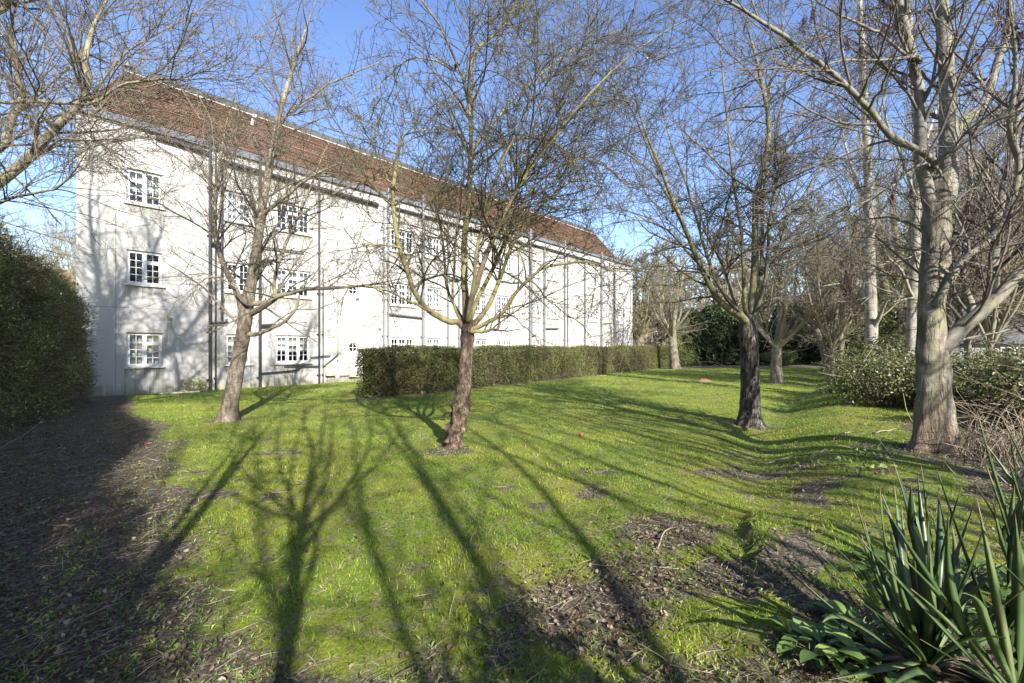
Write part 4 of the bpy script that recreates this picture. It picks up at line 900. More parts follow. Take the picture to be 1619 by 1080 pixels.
# --- the gnarled tree in the middle
b = (-.93, 7.06, float(ground_z(-.93, 7.06)))
limbs = [
 (lerpY([(735,520),(722,508),(707,508),(684,494),(657,470),(643,428),(632,393),(625,358),(622,310),(624,267),(628,228),(637,208),(665,199),(715,198)], 7.1, 6.7), .062, .016),
 (lerpY([(732,512),(722,500),(718,478),(720,428),(723,380),(727,330),(736,270),(738,220)], 7.15, 7.6), .032, .008),
 (lerpY([(738,512),(734,470),(733,430),(733,393),(737,355),(741,320),(744,267),(747,200),(749,133),(752,90),(773,66),(803,38),(822,0),(835,-30)], 7.1, 7.2), .070, .014),
 (lerpY([(744,240),(740,190),(732,140),(720,103),(693,43),(657,-5),(640,-40)], 7.1, 6.6), .036, .012),
 (lerpY([(741,505),(746,475),(754,445),(770,400),(790,358),(813,307),(847,257),(890,210),(923,163),(983,100),(1040,60),(1090,30)], 7.05, 6.5), .058, .011),
 (lerpY([(748,515),(762,497),(774,475),(790,437),(807,393),(832,355),(862,320),(905,290),(960,272),(1010,262)], 7.15, 7.9), .052, .010),
 (lerpY([(746,520),(765,510),(787,497),(804,470),(833,437),(860,418),(900,410),(942,414),(985,437),(1020,470)], 7.05, 6.4), .046, .010),
 (lerpY([(746,524),(758,521),(774,521),(786,517),(789,502),(800,485)], 7.0, 6.8), .034, .016),
 (lerpY([(750,235),(765,215),(780,197),(817,153),(863,113),(893,87),(950,60),(1010,40)], 7.15, 7.8), .03, .008),
 (lerpY([(742,508),(756,470),(775,430),(800,380),(815,330),(825,260),(850,190),(870,120),(880,40)], 7.3, 8.4), .05, .011),
 (lerpY([(735,512),(720,490),(705,450),(700,400),(690,340),(670,280),(650,220)], 7.3, 8.5), .042, .010),
 (lerpY([(740,505),(745,460),(750,410),(770,330),(790,260),(830,180),(860,90)], 6.95, 6.0), .042, .010),
 (lerpY([(684,494),(655,480),(620,462),(580,450),(540,452)], 7.0, 6.3), .028, .007),
 (lerpY([(800,370),(840,300),(880,262),(930,250),(975,285),(1000,340)], 7.0, 6.4), .024, .007),
 (lerpY([(815,305),(860,215),(910,170),(960,165),(1000,200)], 7.1, 7.9), .024, .007),
 (lerpY([(746,270),(790,230),(840,215),(890,230),(925,270)], 7.1, 6.5), .024, .007),
 (lerpY([(720,110),(690,90),(650,95),(615,130),(600,180)], 7.0, 6.7), .02, .006),
 (lerpY([(632,393),(600,390),(560,395),(520,410)], 6.9, 6.6), .022, .006),
 (lerpY([(624,300),(600,285),(570,290),(530,300)], 6.8, 6.5), .020, .006),
]
lev2 = lambda a, b_, c: [
  lev(per=lambda L: 1.5 * L, u0=.36, u1=.97, ang=44, asd=14, ratio=.6, lmin=1.0, lmax=2.6, k=16, wob=.085, trop=-.03, rf=.5, rmin=.008, m=6, upb=.35),
  lev(src=[-1, -2], per=lambda L: a * L, u0=.33, u1=1, ang=52, asd=16, ratio=.55, lmin=.5, lmax=1.5, k=10, wob=.11, trop=-.03, rf=.5, rmin=.006, m=4, upb=.25, taper_len=.35),
  lev(src=[-1, -2], per=lambda L: b_ * L, u0=.15, u1=1, ang=52, asd=18, ratio=.5, lmin=.16, lmax=.55, k=7, wob=.16, trop=0, rf=.6, rmin=.0052, m=3, taper_len=.4),
  lev(per=lambda L: c * L, u0=.1, u1=1, ang=52, asd=20, ratio=.45, lmin=.05, lmax=.2, k=4, wob=.2, trop=.02, rf=.65, rmin=.0038, m=3)]
tree('gnarled_tree', 'bare tree in the middle with a burr covered knobbly brown trunk', b, lerpY([(714,718),(719,690),(727,655),(733,620),(736,585),(738,555),(739,530),(741,508)], 7.06, 7.1), [.145,.135,.125,.112,.102,.10,.108,.10], limbs, B_APPLE, 12,
     lev2(4.6, 6.0, 7), sides=36, gn=(.06, 9.0, lambda z: float(np.clip(1.5 - z / .75, .18, 1.0))), budsize=.014)

# --- the dark trunked tree on the right of the lawn
b = (4.87, 9.3, float(ground_z(4.87, 9.3)))
limbs = [
 (lerpY([(1178,510),(1168,500),(1144,486),(1121,457),(1100,413),(1080,370),(1060,325),(1035,262),(1012,205),(995,150),(985,100)], 9.25, 8.4), .095, .014),
 (lerpY([(1178,505),(1160,483),(1138,450),(1118,403),(1107,365),(1085,290),(1062,230),(1040,150),(1030,90)], 9.4, 10.3), .065, .011),
 (lerpY([(1172,495),(1157,468),(1144,420),(1124,385),(1105,330),(1095,260),(1080,190)], 9.5, 11.2), .04, .008),
 (lerpY([(1182,500),(1177,470),(1177,427),(1175,360),(1162,270),(1150,160),(1140,50),(1135,0)], 9.3, 9.0), .058, .011),
 (lerpY([(1186,505),(1190,460),(1192,427),(1193,360),(1196,300),(1208,250),(1215,185),(1204,127),(1193,80),(1180,33),(1166,-15)], 9.3, 9.2), .10, .022),
 (lerpY([(1190,500),(1199,460),(1205,427),(1207,360),(1211,300),(1225,230),(1240,150),(1250,60)], 9.4, 10.0), .06, .012),
 (lerpY([(1192,500),(1203,470),(1213,427),(1217,362),(1225,300),(1250,220),(1290,130),(1320,60)], 9.2, 8.7), .06, .010),
 (lerpY([(1192,490),(1204,462),(1220,427),(1234,377),(1262,320),(1300,260),(1345,200),(1400,150)], 9.3, 9.6), .045, .009),
 (lerpY([(1192,498),(1206,486),(1228,470),(1267,423),(1312,380),(1370,330)], 9.2, 8.3), .03, .007),
 (lerpY([(1197,315),(1187,298),(1144,268),(1100,228),(1078,205),(1050,180)], 9.3, 8.8), .034, .009),
 (lerpY([(1190,495),(1195,450),(1215,400),(1245,340),(1270,250),(1280,150)], 9.6, 11.5), .05, .009),
 (lerpY([(1177,500),(1150,470),(1130,440),(1090,430),(1040,440),(1000,455)], 9.1, 8.0), .03, .007),
 (lerpY([(1214,190),(1222,130),(1232,60),(1240,0)], 9.3, 9.5), .035, .012),
 (lerpY([(1100,415),(1060,370),(1010,350),(960,360),(920,400)], 9.0, 8.2), .03, .007),
 (lerpY([(1060,325),(1020,270),(970,240),(920,245),(880,280)], 8.8, 8.0), .028, .007),
 (lerpY([(1040,270),(1010,190),(970,130),(920,100),(870,95)], 8.7, 7.9), .026, .007),
 (lerpY([(1225,300),(1270,270),(1320,270),(1360,300)], 9.2, 8.5), .026, .007),
]
tree('dark_trunked_tree', 'bare tree with straight dark fissured trunk standing alone on the right half of the lawn', b, lerpY([(1185,676),(1186,640),(1186,600),(1185,560),(1183,525),(1184,500)], 9.3, 9.3), [.235,.19,.175,.172,.18,.155], limbs, B_DARK, 13,
     lev2(3.2, 5.0, 6), flare=(.5, .14), sides=28, gn=(.014, 9.0), budsize=.014)

# --- the big pale tree on the right
zb = float(ground_z(5.2, 5.6)); b = (5.2, 5.6, zb)
limbs = [
 (lerpY([(1473,330),(1466,290),(1464,240),(1465,180),(1462,133),(1452,85),(1440,40),(1424,-5),(1400,-80),(1370,-200)], 5.6, 5.3), .085, .03),
 (lerpY([(1487,330),(1496,280),(1501,235),(1499,185),(1496,133),(1493,60),(1492,0),(1490,-100),(1500,-260)], 5.6, 5.9), .135, .05),
 (lerpY([(1494,260),(1508,214),(1530,192),(1550,168),(1572,128),(1588,70),(1597,20),(1605,-60),(1620,-180)], 5.6, 6.0), .075, .025),
 (lerpY([(1488,548),(1503,540),(1530,512),(1557,488),(1588,457),(1622,420),(1690,360),(1760,280),(1800,170)], 5.55, 5.2), .115, .04),
 (lerpY([(1548,498),(1562,470),(1568,420),(1576,370),(1582,300),(1600,220),(1615,120),(1630,0)], 5.5, 6.2), .075, .022),
 (lerpY([(1482,480),(1500,448),(1515,420),(1532,402),(1555,385),(1575,366),(1588,345),(1597,318),(1603,285),(1605,258),(1596,236),(1589,212),(1593,175),(1597,133),(1595,85),(1588,33),(1580,-20)], 5.45, 5.0), .042, .026),
 (lerpY([(1480,262),(1476,252),(1447,231),(1413,213),(1390,190),(1367,163),(1347,142),(1327,123),(1304,105),(1280,90),(1230,57),(1177,27),(1137,0),(1090,-35)], 5.5, 4.3), .046, .018),
 (lerpY([(1452,95),(1427,87),(1397,62),(1373,50),(1340,32),(1313,17),(1280,-2),(1230,-30)], 5.4, 4.6), .022, .008),
 (lerpY([(1452,92),(1427,90),(1380,95),(1333,93),(1293,107),(1247,118),(1200,140)], 5.4, 4.4), .020, .006),
 (lerpY([(1482,258),(1500,243),(1523,230),(1563,200),(1600,182),(1640,160)], 5.4, 4.7), .032, .014),
 (lerpY([(1475,380),(1440,360),(1400,352),(1350,365),(1300,390),(1250,420)], 5.7, 6.4), .022, .006),
 (lerpY([(1490,285),(1470,250),(1440,270),(1400,300),(1340,330),(1290,350)], 5.5, 4.9), .022, .006),
 (lerpY([(1487,420),(1510,390),(1530,350),(1520,320),(1545,300),(1580,290)], 5.4, 5.0), .018, .007),
 (lerpY([(1530,512),(1545,490),(1530,440),(1535,370),(1545,290),(1540,230),(1570,160)], 5.75, 6.8), .055, .02),
]
lev10 = levL(3.0, 4.6, 5.5)
big = tree('pale_barked_tree', 'big pale grey barked tree with forked trunk and stringy base on the right bank', b,
     [(5.22, 5.6, zb - .12), (5.21, 5.6, zb + .06)] + lerpY([(1478,690),(1477,640),(1475,585),(1472,530),(1474,470),(1479,410),(1481,360),(1482,320),(1484,285)], 5.6, 5.6), [.25,.24,.212,.182,.158,.142,.132,.134,.138,.14,.13], limbs, B_BIG, 14, lev10, flare=(.34, .2), sides=40, gn=(.03, 4.5), budsize=.02)

# hanging dry seed bunches on its twigs
def seed_cluster(px, py, Y, s, n, seed, parent, B):
    rng = np.random.default_rng(seed); c = np.array(at(px, py, Y))
    P = c + rng.normal(size=(n, 3)) * np.array([.5, .5, .75]) * s
    ax = np.stack([rng.normal(0, .3, n), rng.normal(0, .3, n), -np.ones(n)], -1)
    V, T = leaf_shapes(rng, P, s * .55 * (.7 + .6 * rng.random(n)), .3, .35, norm(rng.normal(size=(n, 3))), ax)
    top = c + np.array([0, 0, s * 2.2])
    v, q = tubes(np.stack([np.repeat(top[None], n, 0), (P + top) / 2 + rng.normal(0, s * .15, (n, 3)), P], 1), np.full((n, 3), .0012), 3)
    build('seed_cluster', np.vstack([V, v]) - B, [T, q + len(V)], M_SEED, parent, tint=np.concatenate([np.tile(rng.random(n), 2), np.full(len(q), .4)]))
M_SEED = leafmat('dry_seeds', [(0, (0.03, 0.018, 0.018)), (.6, (0.10, 0.055, 0.045)), (1, (0.21, 0.13, 0.10))], .8, .2, .15)
for i, (px, py, Y, s) in enumerate([(1338,452,5.0,.08),(1345,470,5.0,.06),(1525,440,5.2,.09),(1545,448,5.2,.08),(1395,60,4.7,.06),(1412,55,4.8,.06),(1430,130,5.2,.055),(1600,60,5.0,.14),(1585,25,5.0,.1),(1610,80,5.2,.1),
                                    (1395,10,4.9,.05),(1360,90,4.8,.05),(1270,45,4.5,.05),(1285,30,4.5,.05),(1530,335,5.0,.06),(1410,322,5.3,.05),(1440,310,5.3,.045),(1340,75,4.8,.045)]):
    seed_cluster(px, py, Y, s, 34, 800 + i, big, np.array(b))

# --- tree reaching in from beyond the left hedge
zl = float(ground_z(-10.0, 7.2)); b = (-10.0, 7.2, zl)
T0 = (-9.95, 7.2)
limbs = [
 ([(-9.95, 7.2, 2.6), (-9.1, 7.2, 3.35)] + lerpY([(0,286),(33,260),(67,223),(100,187),(128,158),(137,118),(133,90),(140,50),(160,10),(185,-40)], 7.2, 7.3), .105, .03),
 ([(-9.95, 7.2, 3.2), (-9.1, 7.3, 4.9)] + lerpY([(0,236),(14,195),(33,150),(30,110),(24,75),(22,30),(40,-20)], 7.3, 7.5), .075, .026),
 ([(-9.95, 7.2, 4.0), (-8.9, 6.9, 5.3)] + lerpY([(0,160),(50,157),(100,160),(145,163),(183,134),(233,124),(285,122),(333,120),(400,117)], 6.9, 6.4), .04, .008),
 ([(-9.95, 7.2, 3.9), (-8.9, 7.4, 4.8)] + lerpY([(0,196),(40,170),(80,135),(120,100),(160,70),(210,50),(270,40)], 7.4, 8.0), .04, .008),
 ([(-9.95, 7.2, 2.2), (-9.0, 7.1, 3.3)] + lerpY([(0,318),(40,305),(83,297),(112,275),(150,230),(200,240)], 7.1, 6.7), .034, .008),
 ([(-9.95, 7.2, 5.0), (-9.3, 7.2, 6.2)] + lerpY([(0,20),(40,-20),(100,-60),(180,-90)], 7.2, 7.2), .08, .02),
 (lerpY([(140,150),(165,120),(195,85),(240,60),(300,30),(330,10)], 7.25, 7.6), .03, .007),
 (lerpY([(130,158),(150,175),(180,150),(215,145),(260,160),(310,180)], 7.2, 6.8), .026, .006),
 ([(-9.95, 7.2, 4.4), (-10.4, 8.4, 5.6), (-10.6, 9.6, 6.6), (-10.5, 10.6, 7.4)], .07, .012),
 ([(-9.95, 7.2, 3.6), (-10.9, 7.9, 4.9), (-11.9, 8.6, 6.0), (-12.6, 9.2, 7.2)], .07, .012),
 ([(-9.95, 7.2, 4.6), (-10.2, 6.4, 6.0), (-10.0, 5.9, 7.3), (-9.6, 5.7, 8.4)], .08, .012),
 ([(-9.8, 7.2, 7.2), (-10.1, 7.4, 8.6), (-10.3, 7.5, 10.2), (-10.2, 7.6, 12.2)], .12, .02),
 ([(-9.8, 7.2, 7.1), (-9.3, 7.6, 8.4), (-8.9, 8.0, 9.8), (-8.7, 8.2, 11.4)], .11, .02),
 ([(-9.8, 7.2, 6.4), (-9.4, 6.7, 7.8), (-8.7, 6.6, 9.2), (-8.3, 6.8, 10.8)], .09, .02),
]

tree('hedgerow_tree', 'bare tree reaching in over the tall hedge from the left edge', b, [(-10.0, 7.2, zl - .1), (-10.02, 7.2, 1.0), (-9.97, 7.2, 2.2), (-9.95, 7.2, 3.6), (-9.9, 7.2, 5.2), (-9.8, 7.15, 7.4)], [.28,.24,.22,.20,.19,.16], limbs, (B_PALE[0], B_CHERRY[1], B_CHERRY[2]), 15,
     levL(3.8, 5.0, 5), flare=(.3, .2), budsize=.016)

# --- a second hedgerow tree, leaning, wholly left of the frame; it throws the slanting shadow on the wall
zl = float(ground_z(-8.9, 3.1)); b = (-8.9, 3.1, zl)
limbs = [([(-8.0, 3.8, 6.8), (-7.3, 4.6, 8.2), (-6.6, 5.4, 9.5), (-6.1, 5.9, 11.0)], .13, .03), ([(-8.05, 3.75, 6.6), (-8.3, 4.0, 8.0), (-8.3, 4.1, 9.6), (-8.0, 4.2, 11.5)], .11, .02),
         ([(-8.2, 3.6, 5.8), (-7.3, 3.7, 7.2), (-6.9, 3.7, 8.6), (-6.7, 3.8, 10.2)], .09, .02), ([(-8.3, 3.5, 5.2), (-8.9, 4.4, 6.8), (-9.2, 5.2, 8.4), (-9.3, 5.6, 10)], .08, .02), ([(-7.3, 4.6, 8.2), (-7.0, 4.4, 9.4), (-6.3, 4.6, 10.6)], .06, .015)]
tree('hedgerow_tree', 'leaning bare tree behind the tall hedge beside the photographer', b, [(-8.9, 3.1, zl - .1), (-8.75, 3.2, 1.5), (-8.5, 3.4, 3.6), (-8.2, 3.6, 5.4), (-8.0, 3.8, 7.0)], [.26,.21,.19,.17,.14], limbs, B_PALE, 19, levL(4.0, 4.6, 4), flare=(.3, .2))

# --- generic bare trees built from a fork height and a spread
def auto_tree(name, label, x, y, h, fork, r, n_limb, spread, mats, seed, dens=(8, 6, 4), group=None, leanv=(0, 0), start=None, rmin=.004, upright=.75, sides=14, wob=.02, multi=False):
    rng = np.random.default_rng(seed); z = float(ground_z(x, y)); top = np.array([x + leanv[0], y + leanv[1], z + fork])
    trunk = [np.array([x, y, z - .1]), np.array([x, y, z]) * .45 + top * .55 + rng.normal(0, .03, 3), top]
    limbs = []
    for i in range(n_limb):
        a = i * 2.399 + rng.normal(0, .35); sp = spread * (.45 + .65 * rng.random()) * (0.25 if i == 0 else 1); hh = (h - fork) * (.72 + .33 * rng.random())
        s0 = top - np.array([leanv[0], leanv[1], fork]) * (rng.random() * (.06 if multi else .28)) * (i > 0)
        e = top + np.array([math.cos(a) * sp, math.sin(a) * sp, hh]); m1 = s0 + (e - s0) * .3 + np.array([math.cos(a), math.sin(a), 0]) * sp * .16; m2 = s0 + (e - s0) * .65 + rng.normal(0, .06, 3) * spread
        limbs.append(([s0, m1, m2, e], r * (.78 if i == 0 else .5), max(rmin * 2, r * .08)))
    lv = [lev(per=dens[0], u0=.15, u1=1, ang=46, asd=14, ratio=.4, lmin=.3, lmax=spread * .9, k=8, wob=.12, trop=.05 * upright, rf=.45, rmin=rmin * 1.3, m=4),
          lev(per=dens[1], u0=.12, u1=1, ang=44, asd=16, ratio=.5, lmin=.2, lmax=spread * .45, k=6, wob=.15, trop=.02, rf=.55, rmin=rmin, m=3),
          lev(per=dens[2], u0=.12, u1=1, ang=44, asd=18, ratio=.5, lmin=.1, lmax=spread * .25, k=4, wob=.2, trop=.02, rf=.6, rmin=rmin * .8, m=3)]
    return tree(name, label, (x, y, z), trunk, [r * 1.25, r * 1.0, r * .92], limbs, mats, seed, lv, group=group, sides=sides, flare=(.3, .15))

px_x = lambda px, Y: (px - CX) / F * Y
# white trunked trees behind the brambles
for args in (
  ('white_trunked_tree', 'slim white trunked tree with a forked side limb rising behind the brambles', [(1378,600),(1378,520),(1376,430),(1374,330),(1369,200),(1362,60),(1356,-40)], 14.0, .20, .06, 16, [[(1380,525),(1392,498),(1402,478),(1420,450),(1445,420)], [(1375,430),(1350,400),(1320,380),(1270,350)], [(1374,380),(1392,340),(1415,300),(1430,240)], [(1374,330),(1350,270),(1330,200),(1318,120)], [(1372,260),(1390,200),(1405,120),(1412,40)], [(1377,470),(1345,450),(1300,455),(1262,470)]]),
  ('white_trunked_tree', 'second white trunked tree partly hidden by the big pale tree', [(1440,610),(1442,540),(1444,470),(1448,390),(1450,300),(1447,180),(1440,60),(1436,-40)], 12.5, .17, .05, 17, [[(1444,470),(1425,430),(1400,400),(1385,350)], [(1447,400),(1470,350),(1500,300),(1520,220)], [(1449,320),(1425,250),(1400,180),(1390,90)], [(1448,250),(1475,180),(1500,100),(1510,20)]])):
    nm, lb, tp, Y, r0, r1, sd, lm = args
    tp = tp[:]; x0 = px_x(tp[0][0], Y); z0 = float(ground_z(x0, Y)); pts = [(x0, Y, z0 - .1)] + lerpY(tp, Y, Y)
    rr = list(np.linspace(r0, r1, len(pts)))
    lms = [(lerpY(l, Y, Y + (1 if i % 2 else -1) * 1.5), r0 * .42, .01) for i, l in enumerate(lm)] + [([pts[-4], np.array(pts[-3]) + np.array([.25, .4, 0]), np.array(pts[-1]) + np.array([.6, .9, .3])], r0 * .4, .012)]
    tree(nm, lb, (x0, Y, z0), pts, rr, lms, B_WHITE, sd, [
      lev(per=10, u0=.1, u1=1, ang=42, asd=14, ratio=.45, lmin=.4, lmax=1.6, k=8, wob=.12, trop=.07, rf=.42, rmin=.0055, m=4),
      lev(per=7, u0=.12, u1=1, ang=42, asd=16, ratio=.5, lmin=.2, lmax=.8, k=6, wob=.14, trop=.04, rf=.55, rmin=.0045, m=3),
      lev(per=4, u0=.12, u1=1, ang=42, asd=18, ratio=.5, lmin=.1, lmax=.35, k=4, wob=.2, trop=.03, rf=.6, rmin=.0035, m=3)], group='white trunked trees on the bank', sides=16)

auto_tree('orchard_tree', 'stout tree with a trunk forked in a low V behind the dark trunked tree', 11.75, 20.2, 6.6, 1.55, .215, 9, 2.5, B_BACK, 21, (10, 8, 5), rmin=.006, multi=True)
auto_tree('orchard_tree', 'bare tree standing where the long clipped hedge ends', px_x(1068, 33.5), 33.5, 8.5, 2.8, .3, 9, 3.4, B_BACK, 22, (11, 8, 5), leanv=(-.25, 0), rmin=.008)
auto_tree('leaning_tree', 'slim bare tree with a bare trunk leaning left in front of the dark conifers', 20.2, 29.0, 6.5, 2.7, .2, 8, 3.0, B_BACK, 23, (10, 8, 5), leanv=(-.85, 0), rmin=.008)
BG = [(12.5, 45, 11, 2.5, .25, 4.0, 'bare yellowish tree beyond the right end of the white building'), (16.0, 48, 12, 2.5, .28, 4.5, 'broad bare tree rising behind the leftmost far conifers'),
      (21, 47, 11.5, 2.5, .25, 4.2, 'bare tree behind the dark conifers left of the garage gap'), (27, 50, 14, 3, .3, 5, 'tall bare tree behind the garage'), (33, 46, 14, 3, .3, 5, 'tall bare tree behind the rightmost conifers'),
      (24.5, 34, 9.5, 2.5, .22, 3.4, 'bare tree between the leaning trunk and the white trunk'), (30, 33, 11, 2.5, .25, 3.8, 'bare tree just left of the dark ivy covered trunk'), (39, 40, 13, 3, .3, 5, 'bare tree far behind the grey roofed outbuilding'),
      (25.0, 21.0, 7, 1.0, .12, 3.2, 'bushy bare tree in front of the grey roofed outbuilding'), (22.5, 18.5, 7.5, 1.0, .11, 2.8, 'bushy bare tree behind the bramble thicket'), (36, 30, 10, 2, .2, 4, 'bare tree at the far right beside the outbuilding'),
      (19.5, 15.5, 6.5, .8, .09, 2.4, 'small many stemmed bare tree near the right edge'), (45, 52, 15, 3, .3, 5.5, 'tall bare tree at the distant right'), (21.8, 16.6, 6.0, .7, .08, 2.6, 'bushy bare tree overhanging the brambles at the right edge'), (28.5, 21.5, 7.0, .8, .1, 3.0, 'bushy bare tree close in front of the grey slate roof'), (17.0, 17.0, 9.5, 1.6, .11, 2.6, 'slim bare tree rising between the two white trunked trees'), (14.5, 13.8, 8.5, 1.2, .09, 2.2, 'slim many stemmed bare tree just right of the big pale trunk'), (20.5, 19.5, 11, 1.8, .14, 3.0, 'taller bare tree in the tangle right of the big pale trunk'), (24.0, 27.5, 12, 2.2, .18, 3.4, 'bare tree in the tangle behind the slim white trunk'), (17.6, 14.4, 9, 1.0, .09, 2.4, 'thin bare tree in the tangle at the right edge'), (13.2, 18.8, 8, 1.6, .1, 2.4, 'bare tree between the forked orchard tree and the slim white trunk')]
for i, (x_, y_, h_, f_, r_, s_, lb) in enumerate(BG):
    auto_tree('bare_tree', lb, x_, y_, h_, f_, r_, 9, s_, B_BACK, 500 + i, (14, 10, 7), group='bare trees in the background', rmin=.007 + .00006 * y_ * y_ * .25, sides=10, multi=f_ < 1.5)
LBG = [(-15.8, 17.0, 6.5, 1.0, .1, 2.0, 'twiggy bare tree between the tall hedge and the corner of the white building'), (-20, 22, 8, 1.2, .14, 2.6, 'bare tree behind the tall hedge near the red tiled house'), (-27, 27, 9, 2, .18, 3.2, 'bare tree at the left beyond the tall hedge')]
for i, (x_, y_, h_, f_, r_, s_, lb) in enumerate(LBG):
    auto_tree('bare_tree', lb, x_, y_, h_, f_, r_, 9, s_, B_BACK, 540 + i, (13, 9, 6), group='bare trees in the background', rmin=.007, sides=10, multi=True)
# dark ivy-clad tree behind the big pale one
xi, yi = px_x(1415, 26), 26.0
iv = auto_tree('ivy_clad_tree', 'dark ivy clad tree with several thick stems behind the white trunks', xi, yi, 15, 3.4, .5, 7, 4.2, B_DARK, 560, (8, 7, 5), rmin=.009, sides=16)
rng = np.random.default_rng(77)
crown_leaves(rng, 9000, (0, 0, 2.6), (1.3, 1.2, 2.6), .13, M_IVY, iv, 'ivy', 40, shell=.3)
crown_leaves(rng, 4000, (.6, 0, 6.0), (.9, .8, 2.4), .13, M_IVY, iv, 'ivy', 26, shell=.2)

# trees behind the photographer: they throw the long shadows over the lawn
auto_tree('garden_tree', 'slim bare tree just behind the photographer on the right', .55, -1.6, 10, 3.6, .05, 10, 2.4, B_CHERRY, 570, (8, 6, 3), rmin=.006)
auto_tree('garden_tree', 'slim bare tree just behind the photographer on the left', -.75, -.9, 9.0, 2.0, .085, 3, .8, B_CHERRY, 571, (6, 5, 3), rmin=.006)
auto_tree('garden_tree', 'tall bare tree well behind the photographer', 6.7, -3.4, 12, 2.6, .13, 9, 3.6, B_CHERRY, 572, (9, 6, 3), rmin=.006)
auto_tree('garden_tree', 'wide bare tree far behind the photographer', 3.4, -6.0, 13, 3.6, .12, 9, 4.2, B_CHERRY, 574, (9, 6, 3), rmin=.007)
auto_tree('garden_tree', 'bare tree on the bank beside the photographer', 6.2, 1.2, 9, 2.4, .11, 8, 2.8, B_CHERRY, 573, (7, 5, 3), rmin=.006)
# ------------------------------------------------------------------ foreground plants
M_YUC = leafmat('yucca_leaf', [(0, (0.03, 0.06, 0.022)), (.42, (0.066, 0.115, 0.04)), (.72, (0.14, 0.20, 0.08)), (.86, (0.17, 0.12, 0.06)), (1, (0.24, 0.18, 0.11))], .42, .45, .12)
M_YDRY = leafmat('dry_yucca_leaf', [(0, (0.06, 0.042, 0.028)), (1, (0.22, 0.175, 0.115))], .8, .2, .1)
def sword(base, tip, w, sag, twist, mat, parent, origin, name='leaf', tint=.5, n=14):
    base, tip = np.array(base, float), np.array(tip, float); u = np.linspace(0, 1, n); L = np.linalg.norm(tip - base)
    c = base + (tip - base) * u[:, None]; c[:, 2] += sag * L * 4 * u * (1 - u)
    rb = np.random.default_rng(int(abs(tip[0] * 7919 + tip[2] * 104729)) % 100000); c += np.outer(np.sin(u * np.pi) * L * .06, rb.normal(0, 1, 3))
    if rb.random() < .14: c[:, 2] -= np.clip(u - .62, 0, 1) ** 1.3 * L * 1.1 * rb.random()
    t = norm(np.gradient(c, axis=0)); s = np.cross(t, [0, 0, 1.0]); s = norm(s + 1e-6); nn = np.cross(s, t)
    a = twist; s, nn = s * math.cos(a) + nn * math.sin(a), nn * math.cos(a) - s * math.sin(a)
    prof = w * np.minimum(1, np.minimum(.55 + u * 1.6, (1 - u) * 2.6 + .01)) * (1 - .15 * u)
    gut = .32 * prof
    L_ = c - s * prof[:, None] + nn * gut[:, None]; R_ = c + s * prof[:, None] + nn * gut[:, None]
    V = np.stack([L_, c, R_, c - nn * .004], 1).reshape(-1, 3)
    q = []
    for i in range(n - 1):
        o_ = i * 4; q += [(o_, o_ + 1, o_ + 5, o_ + 4), (o_ + 1, o_ + 2, o_ + 6, o_ + 5), (o_ + 2, o_ + 3, o_ + 7, o_ + 6), (o_ + 3, o_, o_ + 4, o_ + 7)]
    tn = np.full(len(q), tint)
    if name == 'leaf':
        tn[-4:] = .84 + .14 * rb.random()
        if rb.random() < .3: tn[:] = tn + np.repeat(.25 * rb.random(n - 1), 4)
    return build(name, V - np.array(origin), np.array(q), mat, parent, tint=tn, smooth=True)

def yucca(label, base, tips, seed, w=.0195):
    rng = np.random.default_rng(seed); root = tag(empty('yucca', base), label, 'yucca plant', 'spiky yuccas in the right corner')
    for i, tp in enumerate(tips):
        t = np.array(at(*tp)) if len(tp) == 3 and tp[0] > 20 else np.array(tp)
        d = t - np.array(base); b0 = np.array(base) + np.array([d[0] * .05, d[1] * .05, .03 + .07 * rng.random()])
        L = np.linalg.norm(t - b0); flat = 1 - abs(d[2]) / (np.linalg.norm(d) + 1e-6)
        sword(b0, t, w * (.8 + .35 * rng.random()), (-.01 + .07 * flat) * (1 if rng.random() > .25 else -.4), rng.normal(0, .35), M_YUC, root, base, tint=.12 + .5 * rng.random())
    for i in range(26):
        a = rng.random() * 6.28; r = .16 + .14 * rng.random()
        sword(np.array(base) + np.array([math.cos(a) * .03, math.sin(a) * .03, .05]), np.array(base) + np.array([math.cos(a) * r, math.sin(a) * r, .02]), .016, .15, rng.normal(0, .5), M_YDRY, root, base, 'dry_leaf', rng.random())
    q = MB(); q.tube([(0, 0, -.08), (.0, 0, .03), (0, 0, .09)], [.06, .055, .04], 10); q.build('stem', M_CORE, root)
Yb = 2.12
yb = list(at(1466, 1045, Yb)); yb[2] = float(ground_z(yb[0], yb[1])) + .01
tips = [(1272, 922, 2.15), (1292, 870, 2.25), (1318, 862, 2.35), (1355, 790, 2.2), (1362, 845, 2.3), (1366, 820, 2.45), (1374, 792, 2.4), (1392, 775, 2.5), (1391, 768, 2.1), (1412, 728, 2.3), (1414, 765, 2.5), (1440, 738, 2.35), (1441, 760, 2.15),
        (1450, 745, 2.5), (1457, 736, 2.25), (1483, 770, 2.45), (1486, 790, 2.1), (1505, 830, 2.4), (1543, 790, 2.35), (1552, 890, 2.2), (1425, 790, 2.6), (1402, 830, 2.7), (1470, 805, 2.7), (1532, 850, 2.6), (1350, 905, 2.0),
        (1619, 1035, 1.95), (1612, 880, 2.15), (1580, 965, 2.5), (1310, 1075, 1.9), (1385, 1010, 1.75), (1600, 1070, 2.1), (1560, 1010, 1.9), (1430, 960, 2.7), (1500, 900, 2.75), (1520, 1075, 1.85), (1619, 930, 1.8), (1640, 980, 1.9), (1580, 900, 1.9), (1560, 820, 1.95), (1520, 770, 2.0), (1590, 1000, 1.75), (1345, 940, 1.75), (1300, 985, 1.8), (1345, 830, 2.6), (1470, 860, 1.95), (1410, 880, 1.95)]
